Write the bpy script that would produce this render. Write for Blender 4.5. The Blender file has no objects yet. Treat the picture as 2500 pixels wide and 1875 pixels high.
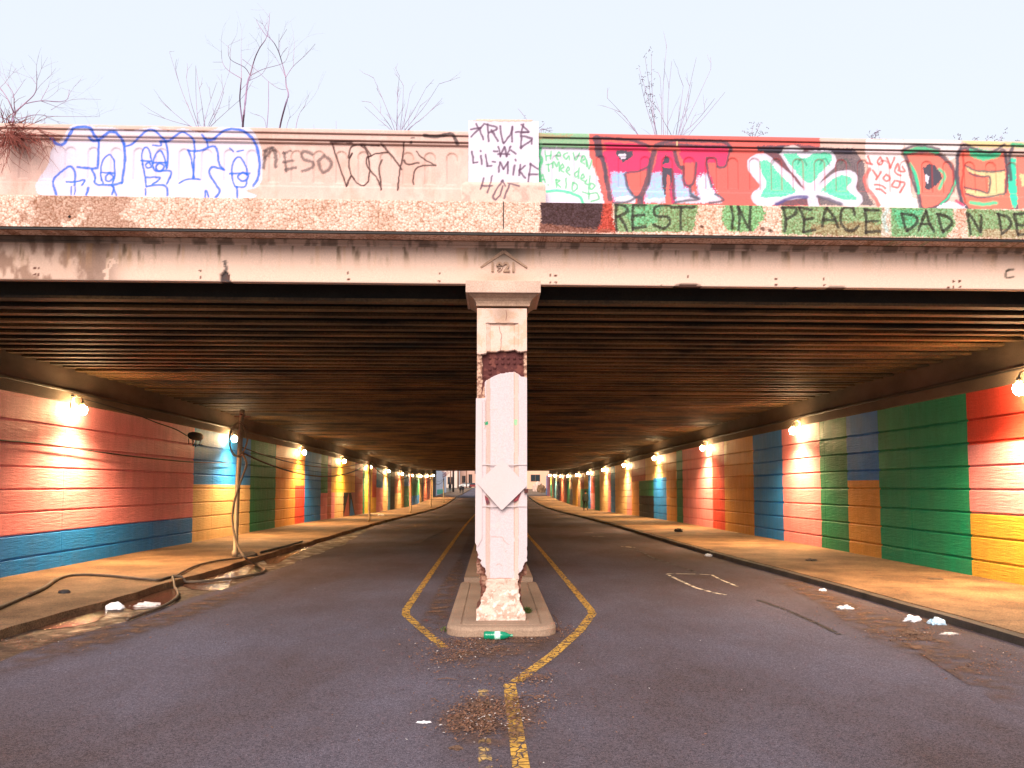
import bpy, bmesh, math, random
import numpy as np
from mathutils import Vector, Matrix
random.seed(7); rng = np.random.default_rng(7)
S = bpy.context.scene
COL = S.collection
# ---------------------------------------------------------------- camera, sky, sun, exposure
F = 1925.0; W0 = 2500.0; H0 = 1875.0
YAW = math.radians(1.396); PITCH = math.radians(3.5); SHIFT = 129.762; CAMZ = 1.75
cam = bpy.data.cameras.new('camera'); co = bpy.data.objects.new('camera', cam); COL.objects.link(co)
co.location = (0, 0, CAMZ); co.rotation_euler = (math.pi/2+PITCH, 0, -YAW)
cam.sensor_width = 36; cam.lens = 36*F/W0; cam.shift_y = SHIFT/W0
cam.clip_start = 0.1; cam.clip_end = 3000
S.camera = co
SUN_EL = math.radians(31); SUN_AZ = math.radians(190)     # light travels from behind the camera towards the bridge
world = bpy.data.worlds.new("World"); S.world = world; world.use_nodes = True
nt = world.node_tree; nt.nodes.clear()
sky = nt.nodes.new('ShaderNodeTexSky'); sky.sky_type = 'NISHITA'; sky.sun_disc = False
sky.sun_elevation = SUN_EL; sky.sun_rotation = SUN_AZ; sky.air_density = 1.0; sky.dust_density = 4.0; sky.ozone_density = 1.0
hsv = nt.nodes.new('ShaderNodeHueSaturation'); hsv.inputs['Saturation'].default_value = 0.35
mixw = nt.nodes.new('ShaderNodeMix'); mixw.data_type = 'RGBA'; mixw.inputs[0].default_value = 0.8
mixw.inputs[7].default_value = (4.9, 5.3, 6.0, 1)            # even overcast veil over the clear sky
bg = nt.nodes.new('ShaderNodeBackground'); bg.inputs[1].default_value = 0.085
ow = nt.nodes.new('ShaderNodeOutputWorld')
nt.links.new(sky.outputs[0], hsv.inputs['Color']); nt.links.new(hsv.outputs[0], mixw.inputs[6])
nt.links.new(mixw.outputs[2], bg.inputs[0]); nt.links.new(bg.outputs[0], ow.inputs[0])
sl = bpy.data.lights.new('sun', 'SUN'); sl.energy = 2.05; sl.angle = math.radians(40); sl.color = (1.0, 0.86, 0.76)
so = bpy.data.objects.new('sun', sl); COL.objects.link(so)
so.rotation_euler = (math.radians(90)-SUN_EL, 0, math.radians(180)-SUN_AZ)
so.location = (0, -30, 30)
vs = S.view_settings; vs.view_transform = 'Standard'; vs.look = 'None'; vs.gamma = 1; vs.exposure = 1.2
LAMP_E = 190.0; SPOT_W = 1050.0
S.cycles.use_denoising = True
S.cycles.max_bounces = 6; S.cycles.diffuse_bounces = 3; S.cycles.sample_clamp_indirect = 6.0

# ---------------------------------------------------------------- numbers of the place
_r = np.array([math.cos(YAW), -math.sin(YAW), 0.0])
_f = np.array([math.sin(YAW)*math.cos(PITCH), math.cos(YAW)*math.cos(PITCH), math.sin(PITCH)])
_u = np.cross(_r, _f)
def ray(px, py): return _f + _r*((px-1250)/F) + _u*((937.5+SHIFT-py)/F)
def atY(px, py, Y): d = ray(px, py); t = Y/d[1]; return (d[0]*t, Y, CAMZ+d[2]*t)
def atX(px, py, X): d = ray(px, py); t = X/d[0]; return (X, d[1]*t, CAMZ+d[2]*t)
def atZ(px, py, z): d = ray(px, py); t = (z-CAMZ)/d[2]; return (d[0]*t, d[1]*t, z)
def proj(x, y, z):
    z = z-CAMZ
    a = x*_r[0]+y*_r[1]+z*_r[2]; b = x*_u[0]+y*_u[1]+z*_u[2]; c = x*_f[0]+y*_f[1]+z*_f[2]
    return 1250+F*a/c, 937.5+SHIFT-F*b/c
SAGY = [-50, 20, 37, 46, 65, 80, 92, 105, 118, 125, 145, 200, 250, 2500]
SAGZ = [0, 0, -.08, -.18, -.42, -.53, -.5, -.33, -.08, 0, .2, .8, 1.15, 1.15]
def sag(y): return float(np.interp(y, SAGY, SAGZ))
SK = 0.0157                       # the bridge front runs slightly skew to the tunnel axis
CX = 0.115                        # column axis
WX = 8.8                          # inner face of the painted walls
TEND = 123.0                      # far mouth of the underpass
ZW = .10                          # pavement height

# ---------------------------------------------------------------- helpers
def link(o): COL.objects.link(o); return o
def tag(o, label=None, cat=None, group=None, kind=None):
    if label: o['label'] = label
    if cat: o['category'] = cat
    if group: o['group'] = group
    if kind: o['kind'] = kind
    return o
def empty(name, loc, label, cat, group=None, rz=0):
    o = bpy.data.objects.new(name, None); o.location = loc; o.rotation_euler.z = rz; o.empty_display_size = .2
    link(o); return tag(o, label, cat, group)
class MB:
    def __init__(s): s.v = []; s.f = []; s.m = []
    def add(s, vs, fs, mi=0):
        b = len(s.v); s.v += [tuple(v) for v in vs]; s.f += [tuple(b+i for i in f) for f in fs]; s.m += [mi]*len(fs); return s
    def box(s, x0, x1, y0, y1, z0, z1, mi=0):
        return s.add([(x, y, z) for z in (z0, z1) for y in (y0, y1) for x in (x0, x1)],
                     [(0, 2, 3, 1), (4, 5, 7, 6), (0, 1, 5, 4), (2, 6, 7, 3), (0, 4, 6, 2), (1, 3, 7, 5)], mi)
    def tube(s, pts, r, n=6, mi=0, cap=True):
        pts = [Vector(p) for p in pts]; rs = r if hasattr(r, '__len__') else [r]*len(pts)
        vs = []; up = Vector((.13, .27, .95))
        for i, p in enumerate(pts):
            t = (pts[min(i+1, len(pts)-1)]-pts[max(i-1, 0)])
            if t.length < 1e-9: t = Vector((0, 0, 1))
            t.normalize(); a = t.cross(up)
            if a.length < .05: a = t.cross(Vector((1, 0, 0)))
            a.normalize(); b = t.cross(a)
            for k in range(n):
                an = 2*math.pi*k/n; vs.append(p+(a*math.cos(an)+b*math.sin(an))*rs[i])
        fs = []
        for i in range(len(pts)-1):
            for k in range(n): fs.append((i*n+k, i*n+(k+1) % n, (i+1)*n+(k+1) % n, (i+1)*n+k))
        if cap: fs.append(tuple(range(n-1, -1, -1))); fs.append(tuple((len(pts)-1)*n+k for k in range(n)))
        return s.add(vs, fs, mi)
    def lathe(s, prof, c=(0, 0, 0), n=16, mi=0, axis='z'):
        vs = []
        for r, h in prof:
            for k in range(n):
                a = 2*math.pi*k/n; x, y = r*math.cos(a), r*math.sin(a)
                vs.append((c[0]+x, c[1]+y, c[2]+h) if axis == 'z' else ((c[0]+h, c[1]+x, c[2]+y) if axis == 'x' else (c[0]+x, c[1]+h, c[2]+y)))
        fs = [(i*n+k, i*n+(k+1) % n, (i+1)*n+(k+1) % n, (i+1)*n+k) for i in range(len(prof)-1) for k in range(n)]
        fs.append(tuple(range(n-1, -1, -1))); fs.append(tuple((len(prof)-1)*n+k for k in range(n)))
        return s.add(vs, fs, mi)
    def build(s, name, mats, parent=None, smooth=False, bevel=0):
        me = bpy.data.meshes.new(name); me.from_pydata(s.v, [], s.f); me.update()
        for m in (mats if isinstance(mats, (list, tuple)) else [mats]): me.materials.append(m)
        if any(s.m): me.polygons.foreach_set('material_index', s.m)
        bm = bmesh.new(); bm.from_mesh(me); bmesh.ops.recalc_face_normals(bm, faces=bm.faces[:]); bm.to_mesh(me); bm.free()
        if smooth: me.polygons.foreach_set('use_smooth', [True]*len(me.polygons))
        o = link(bpy.data.objects.new(name, me))
        if parent: o.parent = parent
        if bevel:
            b = o.modifiers.new('bevel', 'BEVEL'); b.width = bevel; b.segments = 2; b.limit_method = 'ANGLE'
        return o
def smoothpath(pts, n=6):
    P = [Vector(p) for p in pts]; out = []
    for i in range(len(P)-1):
        p0 = P[max(i-1, 0)]; p1 = P[i]; p2 = P[i+1]; p3 = P[min(i+2, len(P)-1)]
        for k in range(n):
            t = k/n
            out.append(.5*((2*p1)+(p2-p0)*t+(2*p0-5*p1+4*p2-p3)*t*t+(3*p1-p0-3*p2+p3)*t**3))
    out.append(P[-1]); return out
def sag_pts(a, b, drop, n=16):
    a = Vector(a); b = Vector(b)
    return [a.lerp(b, i/n)-Vector((0, 0, 4*drop*(i/n)*(1-i/n))) for i in range(n+1)]

# ---------------------------------------------------------------- materials
def srgb(r, g, b):
    f = lambda c: (c/255/12.92) if c/255 <= .04045 else ((c/255+.055)/1.055)**2.4
    return (f(r), f(g), f(b))
def mat(name, base=(.5, .5, .5), rough=.8, dark=None, scale=3.0, amount=.5, stretch=(1, 1, 1), fine=0.15, fscale=60,
        bump=.3, bscale=80, bdist=.01, attr=None, spec=.3, metal=0, emit=None, estr=0, vor=None, rnoise=0, detail=8, bstretch=None, contrast=.18, trans=0, grain=0):
    m = bpy.data.materials.new(name); m.use_nodes = True; n = m.node_tree; N = n.nodes; L = n.links
    p = N['Principled BSDF']; p.inputs['Roughness'].default_value = rough; p.inputs['Metallic'].default_value = metal
    p.inputs['Specular IOR Level'].default_value = spec
    if trans: p.inputs['Transmission Weight'].default_value = trans
    tc = N.new('ShaderNodeTexCoord')
    def mapping(st):
        mp = N.new('ShaderNodeMapping'); mp.inputs['Scale'].default_value = st; L.new(tc.outputs['Object'], mp.inputs[0]); return mp.outputs[0]
    def noise(sc, st, det=8):
        t = N.new('ShaderNodeTexNoise'); t.inputs['Scale'].default_value = sc; t.inputs['Detail'].default_value = det
        t.inputs['Roughness'].default_value = .62; L.new(mapping(st), t.inputs['Vector']); return t.outputs[0]
    def ramp(src, a, b, ca=(0, 0, 0, 1), cb=(1, 1, 1, 1)):
        r = N.new('ShaderNodeValToRGB'); r.color_ramp.elements[0].position = a; r.color_ramp.elements[1].position = b
        r.color_ramp.elements[0].color = ca; r.color_ramp.elements[1].color = cb; L.new(src, r.inputs[0]); return r.outputs[0]
    def mix(fac, a, b, mode='MIX'):
        x = N.new('ShaderNodeMix'); x.data_type = 'RGBA'; x.blend_type = mode
        for i, v in ((0, fac), (6, a), (7, b)):
            if hasattr(v, 'links'): L.new(v, x.inputs[i])
            elif i == 0: x.inputs[0].default_value = v
            else: x.inputs[i].default_value = (*v[:3], 1)
        return x.outputs[2]
    if attr:
        a = N.new('ShaderNodeAttribute'); a.attribute_name = attr; c = a.outputs['Color']
    else: c = tuple(base)
    if dark is not None:
        k = N.new('ShaderNodeMath'); k.operation = 'MULTIPLY'; k.inputs[1].default_value = amount
        L.new(ramp(noise(scale, stretch, detail), .5-contrast, .5+contrast), k.inputs[0])
        c = mix(k.outputs[0], c, dark)
    if vor:                                                   # exposed pebbles
        v = N.new('ShaderNodeTexVoronoi'); v.inputs['Scale'].default_value = vor; L.new(mapping((1, 1, 1)), v.inputs['Vector'])
        sep = N.new('ShaderNodeSeparateColor'); L.new(v.outputs['Color'], sep.inputs[0])
        c = mix(1.0, c, ramp(sep.outputs[0], .1, .9, (.78, .70, .64, 1), (1.12, 1.1, 1.1, 1)), 'MULTIPLY')
        c = mix(1.0, c, ramp(v.outputs['Distance'], .45, .85, (1, 1, 1, 1), (.62, .47, .38, 1)), 'MULTIPLY')
    if grain:                                                 # light and dark stones of the aggregate
        gv = N.new('ShaderNodeTexVoronoi'); gv.inputs['Scale'].default_value = grain; L.new(mapping((1, 1, 1)), gv.inputs['Vector'])
        gs = N.new('ShaderNodeSeparateColor'); L.new(gv.outputs['Color'], gs.inputs[0])
        gr = ramp(gs.outputs[0], .05, .97, (.66, .66, .68, 1), (1.42, 1.4, 1.4, 1)); c = mix(1.0, c, gr, 'MULTIPLY')
    if fine:
        c = mix(1.0, c, ramp(noise(fscale, (1, 1, 1), 3), .36, .64, (1-fine,)*3+(1,), (1+fine,)*3+(1,)), 'MULTIPLY')
    if hasattr(c, 'links'): L.new(c, p.inputs['Base Color'])
    else: p.inputs['Base Color'].default_value = (*c, 1)
    if rnoise:
        mr = N.new('ShaderNodeMapRange'); L.new(noise(scale*2, stretch), mr.inputs[0]); mr.inputs[1].default_value = .35; mr.inputs[2].default_value = .65
        mr.inputs[3].default_value = max(.02, rough-rnoise); mr.inputs[4].default_value = min(1, rough+rnoise); L.new(mr.outputs[0], p.inputs['Roughness'])
    if bump:
        b = N.new('ShaderNodeBump'); b.inputs['Strength'].default_value = bump; b.inputs['Distance'].default_value = bdist
        L.new(v.outputs['Distance'] if vor else noise(bscale, bstretch or (1, 1, 1), 6), b.inputs['Height'])
        if vor: b.invert = True
        L.new(b.outputs[0], p.inputs['Normal'])
    if emit: p.inputs['Emission Color'].default_value = (*emit, 1); p.inputs['Emission Strength'].default_value = estr
    return m
def worn(m, scale, lo, hi, crack=None, stretch=(1, 1, 1), fade=False):
    """let the surface below show through chips and cracks"""
    n = m.node_tree; N = n.nodes; L = n.links; p = N['Principled BSDF']; out = N['Material Output']
    tc = N.new('ShaderNodeTexCoord'); mp = N.new('ShaderNodeMapping'); mp.inputs['Scale'].default_value = stretch; L.new(tc.outputs['Object'], mp.inputs[0])
    t = N.new('ShaderNodeTexNoise'); t.inputs['Scale'].default_value = scale; t.inputs['Detail'].default_value = 6; L.new(mp.outputs[0], t.inputs['Vector'])
    r = N.new('ShaderNodeMapRange'); r.inputs[1].default_value = lo; r.inputs[2].default_value = hi; L.new(t.outputs[0], r.inputs[0]); fac = r.outputs[0]
    if crack:
        v = N.new('ShaderNodeTexVoronoi'); v.feature = 'DISTANCE_TO_EDGE'; v.inputs['Scale'].default_value = crack; L.new(tc.outputs['Object'], v.inputs['Vector'])
        r2 = N.new('ShaderNodeMapRange'); r2.inputs[1].default_value = .03; r2.inputs[2].default_value = .07; L.new(v.outputs[0], r2.inputs[0])
        k = N.new('ShaderNodeMath'); k.operation = 'MULTIPLY'; L.new(fac, k.inputs[0]); L.new(r2.outputs[0], k.inputs[1]); fac = k.outputs[0]
    if fade:
        fa = N.new('ShaderNodeAttribute'); fa.attribute_name = 'fade'; k = N.new('ShaderNodeMath'); k.operation = 'MULTIPLY'; L.new(fac, k.inputs[0]); L.new(fa.outputs['Fac'], k.inputs[1]); fac = k.outputs[0]
    tr = N.new('ShaderNodeBsdfTransparent'); mx = N.new('ShaderNodeMixShader')
    L.new(fac, mx.inputs[0]); L.new(tr.outputs[0], mx.inputs[1]); L.new(p.outputs[0], mx.inputs[2]); L.new(mx.outputs[0], out.inputs[0])
    return m
CONC = (.68, .475, .38)
M = {}
M['facade'] = mat('painted_concrete', attr='paint', rough=.85, fine=.10, fscale=90, bump=.25, bscale=70, bdist=.006)
M['pebble'] = mat('pebble_dash', attr='paint', rough=.9, vor=40, fine=.12, fscale=120, bump=.55, bdist=.012)
M['conc'] = mat('concrete', CONC, .88, dark=(.24, .155, .11), scale=1.4, amount=.55, stretch=(1, 1, .5), bump=.3)
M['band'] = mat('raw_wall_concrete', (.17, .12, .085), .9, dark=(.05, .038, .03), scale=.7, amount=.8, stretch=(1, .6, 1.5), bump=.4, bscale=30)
M['deckc'] = mat('sooty_beam_concrete', (.17, .095, .038), .7, dark=(.014, .013, .013), scale=.8, amount=.95, contrast=.12, stretch=(.6, 1, 1), fine=.25, fscale=30, bump=.4, bscale=25)  # soot blotches on a warm tone lifted to carry the lamplit flange edges
M['web'] = mat('shaded_beam_web', (.035, .028, .022), .8, dark=(.012, .012, .012), scale=1.5, amount=.8)  # beam sides coloured near black to deepen the shade above the flanges
M['slab'] = mat('shaded_gap_slab', (.03, .027, .024), .95)  # shade of the gaps between beams put into the slab colour
M['mural'] = mat('mural_paint', attr='paint', rough=.6, spec=.3, dark=(.12, .08, .06), scale=2.2, amount=.22, stretch=(1, 1.3, .35), fine=.10, fscale=30, bump=.6, bscale=7, bdist=.035, bstretch=(1, .45, 3.6), rnoise=.1)
M['asphalt'] = mat('asphalt', (.120, .106, .132), .92, grain=85, dark=(.072, .046, .040), scale=.32, amount=.95, stretch=(1, .5, 1), fine=.6, fscale=150, bump=.12, bscale=160, bdist=.004, spec=.12, contrast=.15)
M['walk'] = mat('pavement_concrete', (.225, .13, .065), .85, dark=(.085, .045, .022), scale=.9, amount=.85, contrast=.11, grain=60, fine=.2, fscale=60, bump=.4, bscale=50, bdist=.008)
M['kerb'] = mat('kerb_stone', (.10, .075, .06), .85, dark=(.03, .025, .02), scale=2, amount=.8, bump=.5, bscale=25)
M['island'] = mat('island_concrete', (.36, .24, .165), .85, dark=(.2, .13, .09), scale=1.6, amount=.6, fine=.2, bump=.4, bscale=40)
M['dirt'] = mat('brown_dirt', (.17, .095, .06), .95, dark=(.07, .04, .03), scale=6, amount=.7, fine=.3, bump=.8, bscale=40, bdist=.02)
M['gutter'] = mat('wet_gutter', (.10, .055, .035), .6, dark=(.028, .02, .016), scale=1.8, amount=.8, fine=.2, bump=.5, bscale=9, bdist=.02, rnoise=.3, spec=.3)
M['water'] = mat('puddle_water', (.12, .05, .03), .10, bump=.5, bscale=11, bdist=.02, spec=.9, fine=0)
M['yellow'] = worn(mat('yellow_line_paint', (.66, .36, .06), .75, dark=(.3, .17, .06), scale=5, amount=.5, fine=.15, bump=.2), 14, .34, .48, crack=12)
M['yellow_old'] = worn(mat('faded_yellow_line_paint', (.62, .38, .12), .75, dark=(.3, .2, .1), scale=5, amount=.6, fine=.15, bump=.2), 9, .46, .60, crack=15)
M['chalk'] = worn(mat('worn_white_marking', (.75, .66, .5), .7, fine=.1, bump=.2), 7, .38, .55)
M['dirtfilm'] = worn(mat('dusty_dirt_film', (.20, .105, .065), .95, dark=(.10, .05, .03), scale=5, amount=.7, fine=.6, fscale=50, bump=.7, bscale=45), 4.5, .36, .70, fade=True)
M['gravel'] = mat('rail_bed_ground', (.16, .12, .09), .95, dark=(.06, .06, .03), scale=.4, amount=.8, fine=.3, fscale=8)
M['twig'] = mat('bare_twig_bark', (.42, .25, .33), .85, dark=(.16, .14, .30), scale=2, amount=.6, bump=.3)
M['twig_red'] = mat('red_dry_twigs', (.30, .075, .05), .85, dark=(.14, .05, .05), scale=2, amount=.6, bump=.3)
M['leaf'] = mat('dull_leaf', (.12, .07, .11), .7, dark=(.05, .05, .06), scale=8, amount=.6)
M['weed'] = mat('weed_leaf', (.06, .12, .03), .7, dark=(.12, .08, .02), scale=8, amount=.5)
M['metal'] = mat('galvanised_pole', (.38, .30, .20), .55, dark=(.16, .10, .06), scale=3, amount=.7, bump=.2, metal=.3)
M['black'] = mat('black_rubber', (.022, .02, .02), .6, bump=.2)
M['hose'] = mat('dusty_cable', (.13, .09, .06), .65, dark=(.05, .035, .03), scale=4, amount=.6, bump=.3)
M['rust'] = mat('rusty_steel', (.115, .030, .024), .75, dark=(.045, .015, .015), scale=9, amount=.8, fine=.3, bump=.6, bscale=40)
M['whitesign'] = mat('white_painted_metal', (.55, .455, .46), .6, dark=(.55, .42, .36), scale=2, amount=.3, fine=.03, bump=.1)
M['bulb'] = mat('lamp_glow', (1, .9, .7), .3, bump=0, fine=0, emit=(1, .66, .32), estr=LAMP_E)
M['cup'] = mat('lamp_housing', (.35, .30, .22), .5, bump=.1, metal=.4)
M['bag'] = mat('white_plastic', (.82, .80, .82), .4, dark=(.5, .45, .42), scale=9, amount=.3, bump=.5, bscale=20, bdist=.01)
M['bagblue'] = mat('pale_blue_plastic', (.38, .62, .80), .4, dark=(.7, .75, .8), scale=12, amount=.7, bump=.5, bscale=20, bdist=.01)
M['green_pet'] = mat('green_bottle_plastic', (.005, .33, .17), .12, bump=0, fine=0, spec=.6, trans=.35)
M['label'] = mat('bottle_label', (.55, .85, .72), .5, bump=0)
M['litter'] = mat('dry_leaves', (.25, .12, .07), .9, dark=(.08, .04, .03), scale=14, amount=.8, fine=.3)
M['scrap'] = mat('pale_scraps', (.72, .64, .6), .8, dark=(.4, .33, .3), scale=10, amount=.5)
M['stick'] = mat('dry_stick', (.13, .07, .05), .9)

# ---------------------------------------------------------------- noise and painting on facade grids
def vnoise(x, y, s, seed=0):
    g = np.random.default_rng(seed).random((256, 256)); x = x*s+1000.0; y = y*s+1000.0
    xi = np.floor(x).astype(int); yi = np.floor(y).astype(int); fx = x-xi; fy = y-yi; fx = fx*fx*(3-2*fx); fy = fy*fy*(3-2*fy)
    a = g[xi % 256, yi % 256]; b = g[(xi+1) % 256, yi % 256]; c = g[xi % 256, (yi+1) % 256]; d = g[(xi+1) % 256, (yi+1) % 256]
    return (a*(1-fx)+b*fx)*(1-fy)+(c*(1-fx)+d*fx)*fy
def fbm(x, y, s, seed=0, o=4):
    t = 0; w = .5; tot = 0
    for i in range(o): t = t+w*vnoise(x, y, s*2**i, seed+i); tot += w; w *= .55
    return t/tot
def sstep(a, b, x): t = np.clip((x-a)/(b-a), 0, 1); return t*t*(3-2*t)
class Paint:
    """hand-painted lettering laid onto a wall grid; u, v are the wall's own drawing coordinates"""
    def __init__(s, u, v, base):
        s.u = u+2.2*(vnoise(u, v, .12, 91)-.5); s.v = v+2.2*(vnoise(u, v, .12, 92)-.5); s.c = base.copy(); s.n = vnoise(u, v, .9, 93)
    def _blend(s, idx, a, col): s.c[idx] = s.c[idx]*(1-a[:, None])+np.array(col)[None]*a[:, None]
    def stroke(s, pts, w, col, soft=1.3, alpha=1.0, smooth=True, spray=0):
        P = np.array([tuple(p)[:2] for p in (smoothpath([(a, b, 0) for a, b in pts], 5) if smooth and len(pts) > 2 else pts)], float)
        r = w/2+soft+spray
        idx = np.where((s.u > P[:, 0].min()-r) & (s.u < P[:, 0].max()+r) & (s.v > P[:, 1].min()-r) & (s.v < P[:, 1].max()+r))[0]
        if len(idx) == 0: return
        u = s.u[idx]; v = s.v[idx]; d = np.full(len(idx), 1e9)
        for i in range(len(P)-1):
            ax, ay = P[i]; bx, by = P[i+1]; dx, dy = bx-ax, by-ay; q = dx*dx+dy*dy+1e-9
            t = np.clip(((u-ax)*dx+(v-ay)*dy)/q, 0, 1); d = np.minimum(d, np.hypot(u-ax-t*dx, v-ay-t*dy))
        if spray: d = d+(s.n[idx]-.5)*spray*1.6
        s._blend(idx, alpha*(.74+.26*s.n[idx])*(1-sstep(w/2-soft, w/2+soft, d)), col)
    def fill(s, pts, col, alpha=1.0, smooth=False, mottle=0, edge=0):
        P = np.array([tuple(p)[:2] for p in (smoothpath([(a, b, 0) for a, b in pts+[pts[0]]], 5) if smooth else pts)], float)
        idx = np.where((s.u > P[:, 0].min()) & (s.u < P[:, 0].max()) & (s.v > P[:, 1].min()) & (s.v < P[:, 1].max()))[0]
        if len(idx) == 0: return
        u = s.u[idx]; v = s.v[idx]; ins = np.zeros(len(idx), bool); n = len(P)
        if edge: u = u+(s.n[idx]-.5)*edge; v = v+(vnoise(s.u[idx], s.v[idx], .9, 17)-.5)*edge
        for i in range(n):
            x1, y1 = P[i]; x2, y2 = P[(i+1) % n]
            if y1 == y2: continue
            ins ^= ((y1 > v) != (y2 > v)) & (u < (x2-x1)*(v-y1)/(y2-y1)+x1)
        a = ins*alpha*(1-mottle*s.n[idx]); s._blend(idx, a, col)
def rg(n):
    k, ox, oy = {1: (.31646, 0, 250), 2: (.33906, 600, 250), 3: (.29385, 1250, 280), 4: (.31646, 1800, 280), 5: (.30146, 1050, 650), 6: (.30146, 1050, 1100), 7: (.36157, 0, 850), 8: (.31646, 0, 1250)}[n]
    return lambda *p: [(ox+k*p[i], oy+k*p[i+1]) for i in range(0, len(p), 2)]
def grid(name, X, Y, Z, C, m, parent=None, smooth=False):
    nz, nx = X.shape; V = np.stack([X, Y, Z], -1).reshape(-1, 3)
    i = np.arange(nz-1)[:, None]*nx+np.arange(nx-1)[None]; Fq = np.stack([i, i+1, i+nx+1, i+nx], -1).reshape(-1, 4)
    me = bpy.data.meshes.new(name); me.vertices.add(len(V)); me.vertices.foreach_set('co', V.ravel())
    me.loops.add(Fq.size); me.loops.foreach_set('vertex_index', Fq.ravel().astype(np.int32))
    me.polygons.add(len(Fq)); me.polygons.foreach_set('loop_start', np.arange(0, Fq.size, 4, dtype=np.int32))
    try: me.polygons.foreach_set('loop_total', np.full(len(Fq), 4, np.int32))
    except Exception: pass
    me.update(calc_edges=True)
    a = me.color_attributes.new('paint', 'FLOAT_COLOR', 'POINT')
    a.data.foreach_set('color', np.concatenate([np.clip(C, 0, 1), np.ones((len(C), 1))], 1).astype(np.float32).ravel())
    me.materials.append(m)
    if smooth: me.polygons.foreach_set('use_smooth', [True]*len(me.polygons))
    o = link(bpy.data.objects.new(name, me))
    if parent: o.parent = parent
    return o
XS = np.unique(np.round(np.concatenate([np.linspace(-14, -6.7, 30), np.arange(-6.7, 7.3, .0095), np.linspace(7.3, 14, 30)]), 5))

# ================================================================ SETTING
def strip(name, x0, x1, y0, y1, z, m, step=2.0, kind='structure', parent=None, nx=1, thick=0):
    mb = MB(); ys = np.arange(y0, y1, step).tolist()+[y1]; fx = x0 if callable(x0) else (lambda y: x0); gx = x1 if callable(x1) else (lambda y: x1)
    v = []
    for y in ys:
        a, b = fx(y), gx(y); zz = z+sag(y)
        v += [(a, y, zz-thick), (a, y, zz), (b, y, zz), (b, y, zz-thick)] if thick else [(a, y, zz), (b, y, zz)]
    k = 4 if thick else 2; fs = []
    for i in range(len(ys)-1):
        for j in range(k-1): fs.append((i*k+j, i*k+j+1, (i+1)*k+j+1, (i+1)*k+j))
    if thick: fs += [(0, 1, 2, 3), tuple((len(ys)-1)*4+j for j in (3, 2, 1, 0))]
    mb.add(v, fs); o = mb.build(name, m, parent)
    if kind and not parent: o['kind'] = kind
    return o
g = MB(); ys = [-60, -20, 0, 20, 37, 46, 65, 80, 92, 105, 118, 125, 145, 200, 250, 800, 2500]
g.add([(x, y, sag(y)-.14) for y in ys for x in (-1500, 1500)], [(2*i, 2*i+1, 2*i+3, 2*i+2) for i in range(len(ys)-1)])
tag(g.build('ground', M['gravel']), kind='structure')
KX = lambda y: float(np.interp(y, [8, 10.5, 14, 19, 24, 200], [5.78, 5.76, 5.68, 5.46, 5.40, 5.38]))+.015*math.sin(y*2.1)
LX = lambda y: -5.45-max(0, 16.8-y)*.022+.03*math.sin(y*1.7)+.02*math.sin(y*5.1)
GX = lambda y: float(np.interp(y, [0, 10, 13.9, 18, 24, 31, 36, 200], [-5.4, -4.8, -4.56, -4.5, -4.47, -5.0, -5.28, -5.34]))+.05*math.sin(y*1.9)+.03*math.sin(y*4.3)
strip('road', GX, lambda y: KX(y)+.02, -12, 420, 0, M['asphalt'], step=.5)
road = bpy.data.objects['road']
gl = lambda y: -4.62+.10*math.sin(y*.9)+.05*math.sin(y*2.3)-(max(0, 10-y)*.05)
strip('gutter', lambda y: LX(y)-.03, lambda y: GX(y)+.1, -12, 135, -.012, M['gutter'], step=.5)
strip('left_sidewalk', lambda y: -WX-.2, LX, -12, 200, ZW, M['walk'], step=.5, thick=.2)
strip('right_sidewalk', lambda y: KX(y)+.15, WX+.2, -12, 200, ZW, M['walk'], step=1, thick=.2)
strip('kerb', KX, lambda y: KX(y)+.146, -12, 200, ZW-.008, M['kerb'], step=1, thick=.2)
# wet patches lying in the gutter and on the broken pavement edge
R8 = rg(8)
pud = [(R8(100, 885, 260, 830, 420, 790, 560, 755, 760, 745, 830, 760, 800, 800, 700, 850, 500, 885, 300, 900), M['water']),
       (R8(930, 690, 1060, 645, 1200, 610, 1330, 590, 1375, 620, 1370, 670, 1260, 720, 1150, 740, 1000, 745), M['water']),
       (R8(1400, 560, 1480, 500, 1620, 440, 1760, 405, 1900, 400, 2010, 430, 1990, 480, 1800, 520, 1740, 590, 1600, 600, 1480, 590), M['water']),
       (R8(2000, 340, 2300, 240, 2500, 170, 2700, 110, 2720, 125, 2500, 215, 2300, 310, 2100, 400), M['water'])]
for i, (p, m) in enumerate(pud):
    sp = smoothpath([(a, b, 0) for a, b in p+[p[0]]], 4)[:-1]
    w = [atZ(a, b, .004) for a, b in [(q.x+2*math.sin(k*1.7), q.y+1.0*math.sin(k*2.9)) for k, q in enumerate(sp)]]
    mb = MB(); zz = ZW+.005 if False else .0
    c = np.mean(np.array(w), 0); mb.add([(x, y, (-.004+sag(y))) for x, y, z in w]+[(c[0], c[1], -.004+sag(c[1]))], [(k, (k+1) % len(w), len(w)) for k in range(len(w))])
    tag(mb.build('puddle', m), kind='structure')
for sd in (-1, 1):
    mbj = MB()
    for yj in np.arange(6.5, 60, 3.1):
        xa, xb = ((-WX+.02, LX(yj)-.04) if sd < 0 else (KX(yj)+.17, WX-.02)); zj = ZW+sag(yj)+.003
        mbj.add([(xa, yj-.008, zj), (xb, yj-.010+.02, zj), (xb, yj+.012+.02, zj), (xa, yj+.008, zj)], [(0, 1, 2, 3)])
    jo = mbj.build('slab_joint', M['kerb'], bpy.data.objects['left_sidewalk' if sd < 0 else 'right_sidewalk'])
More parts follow.
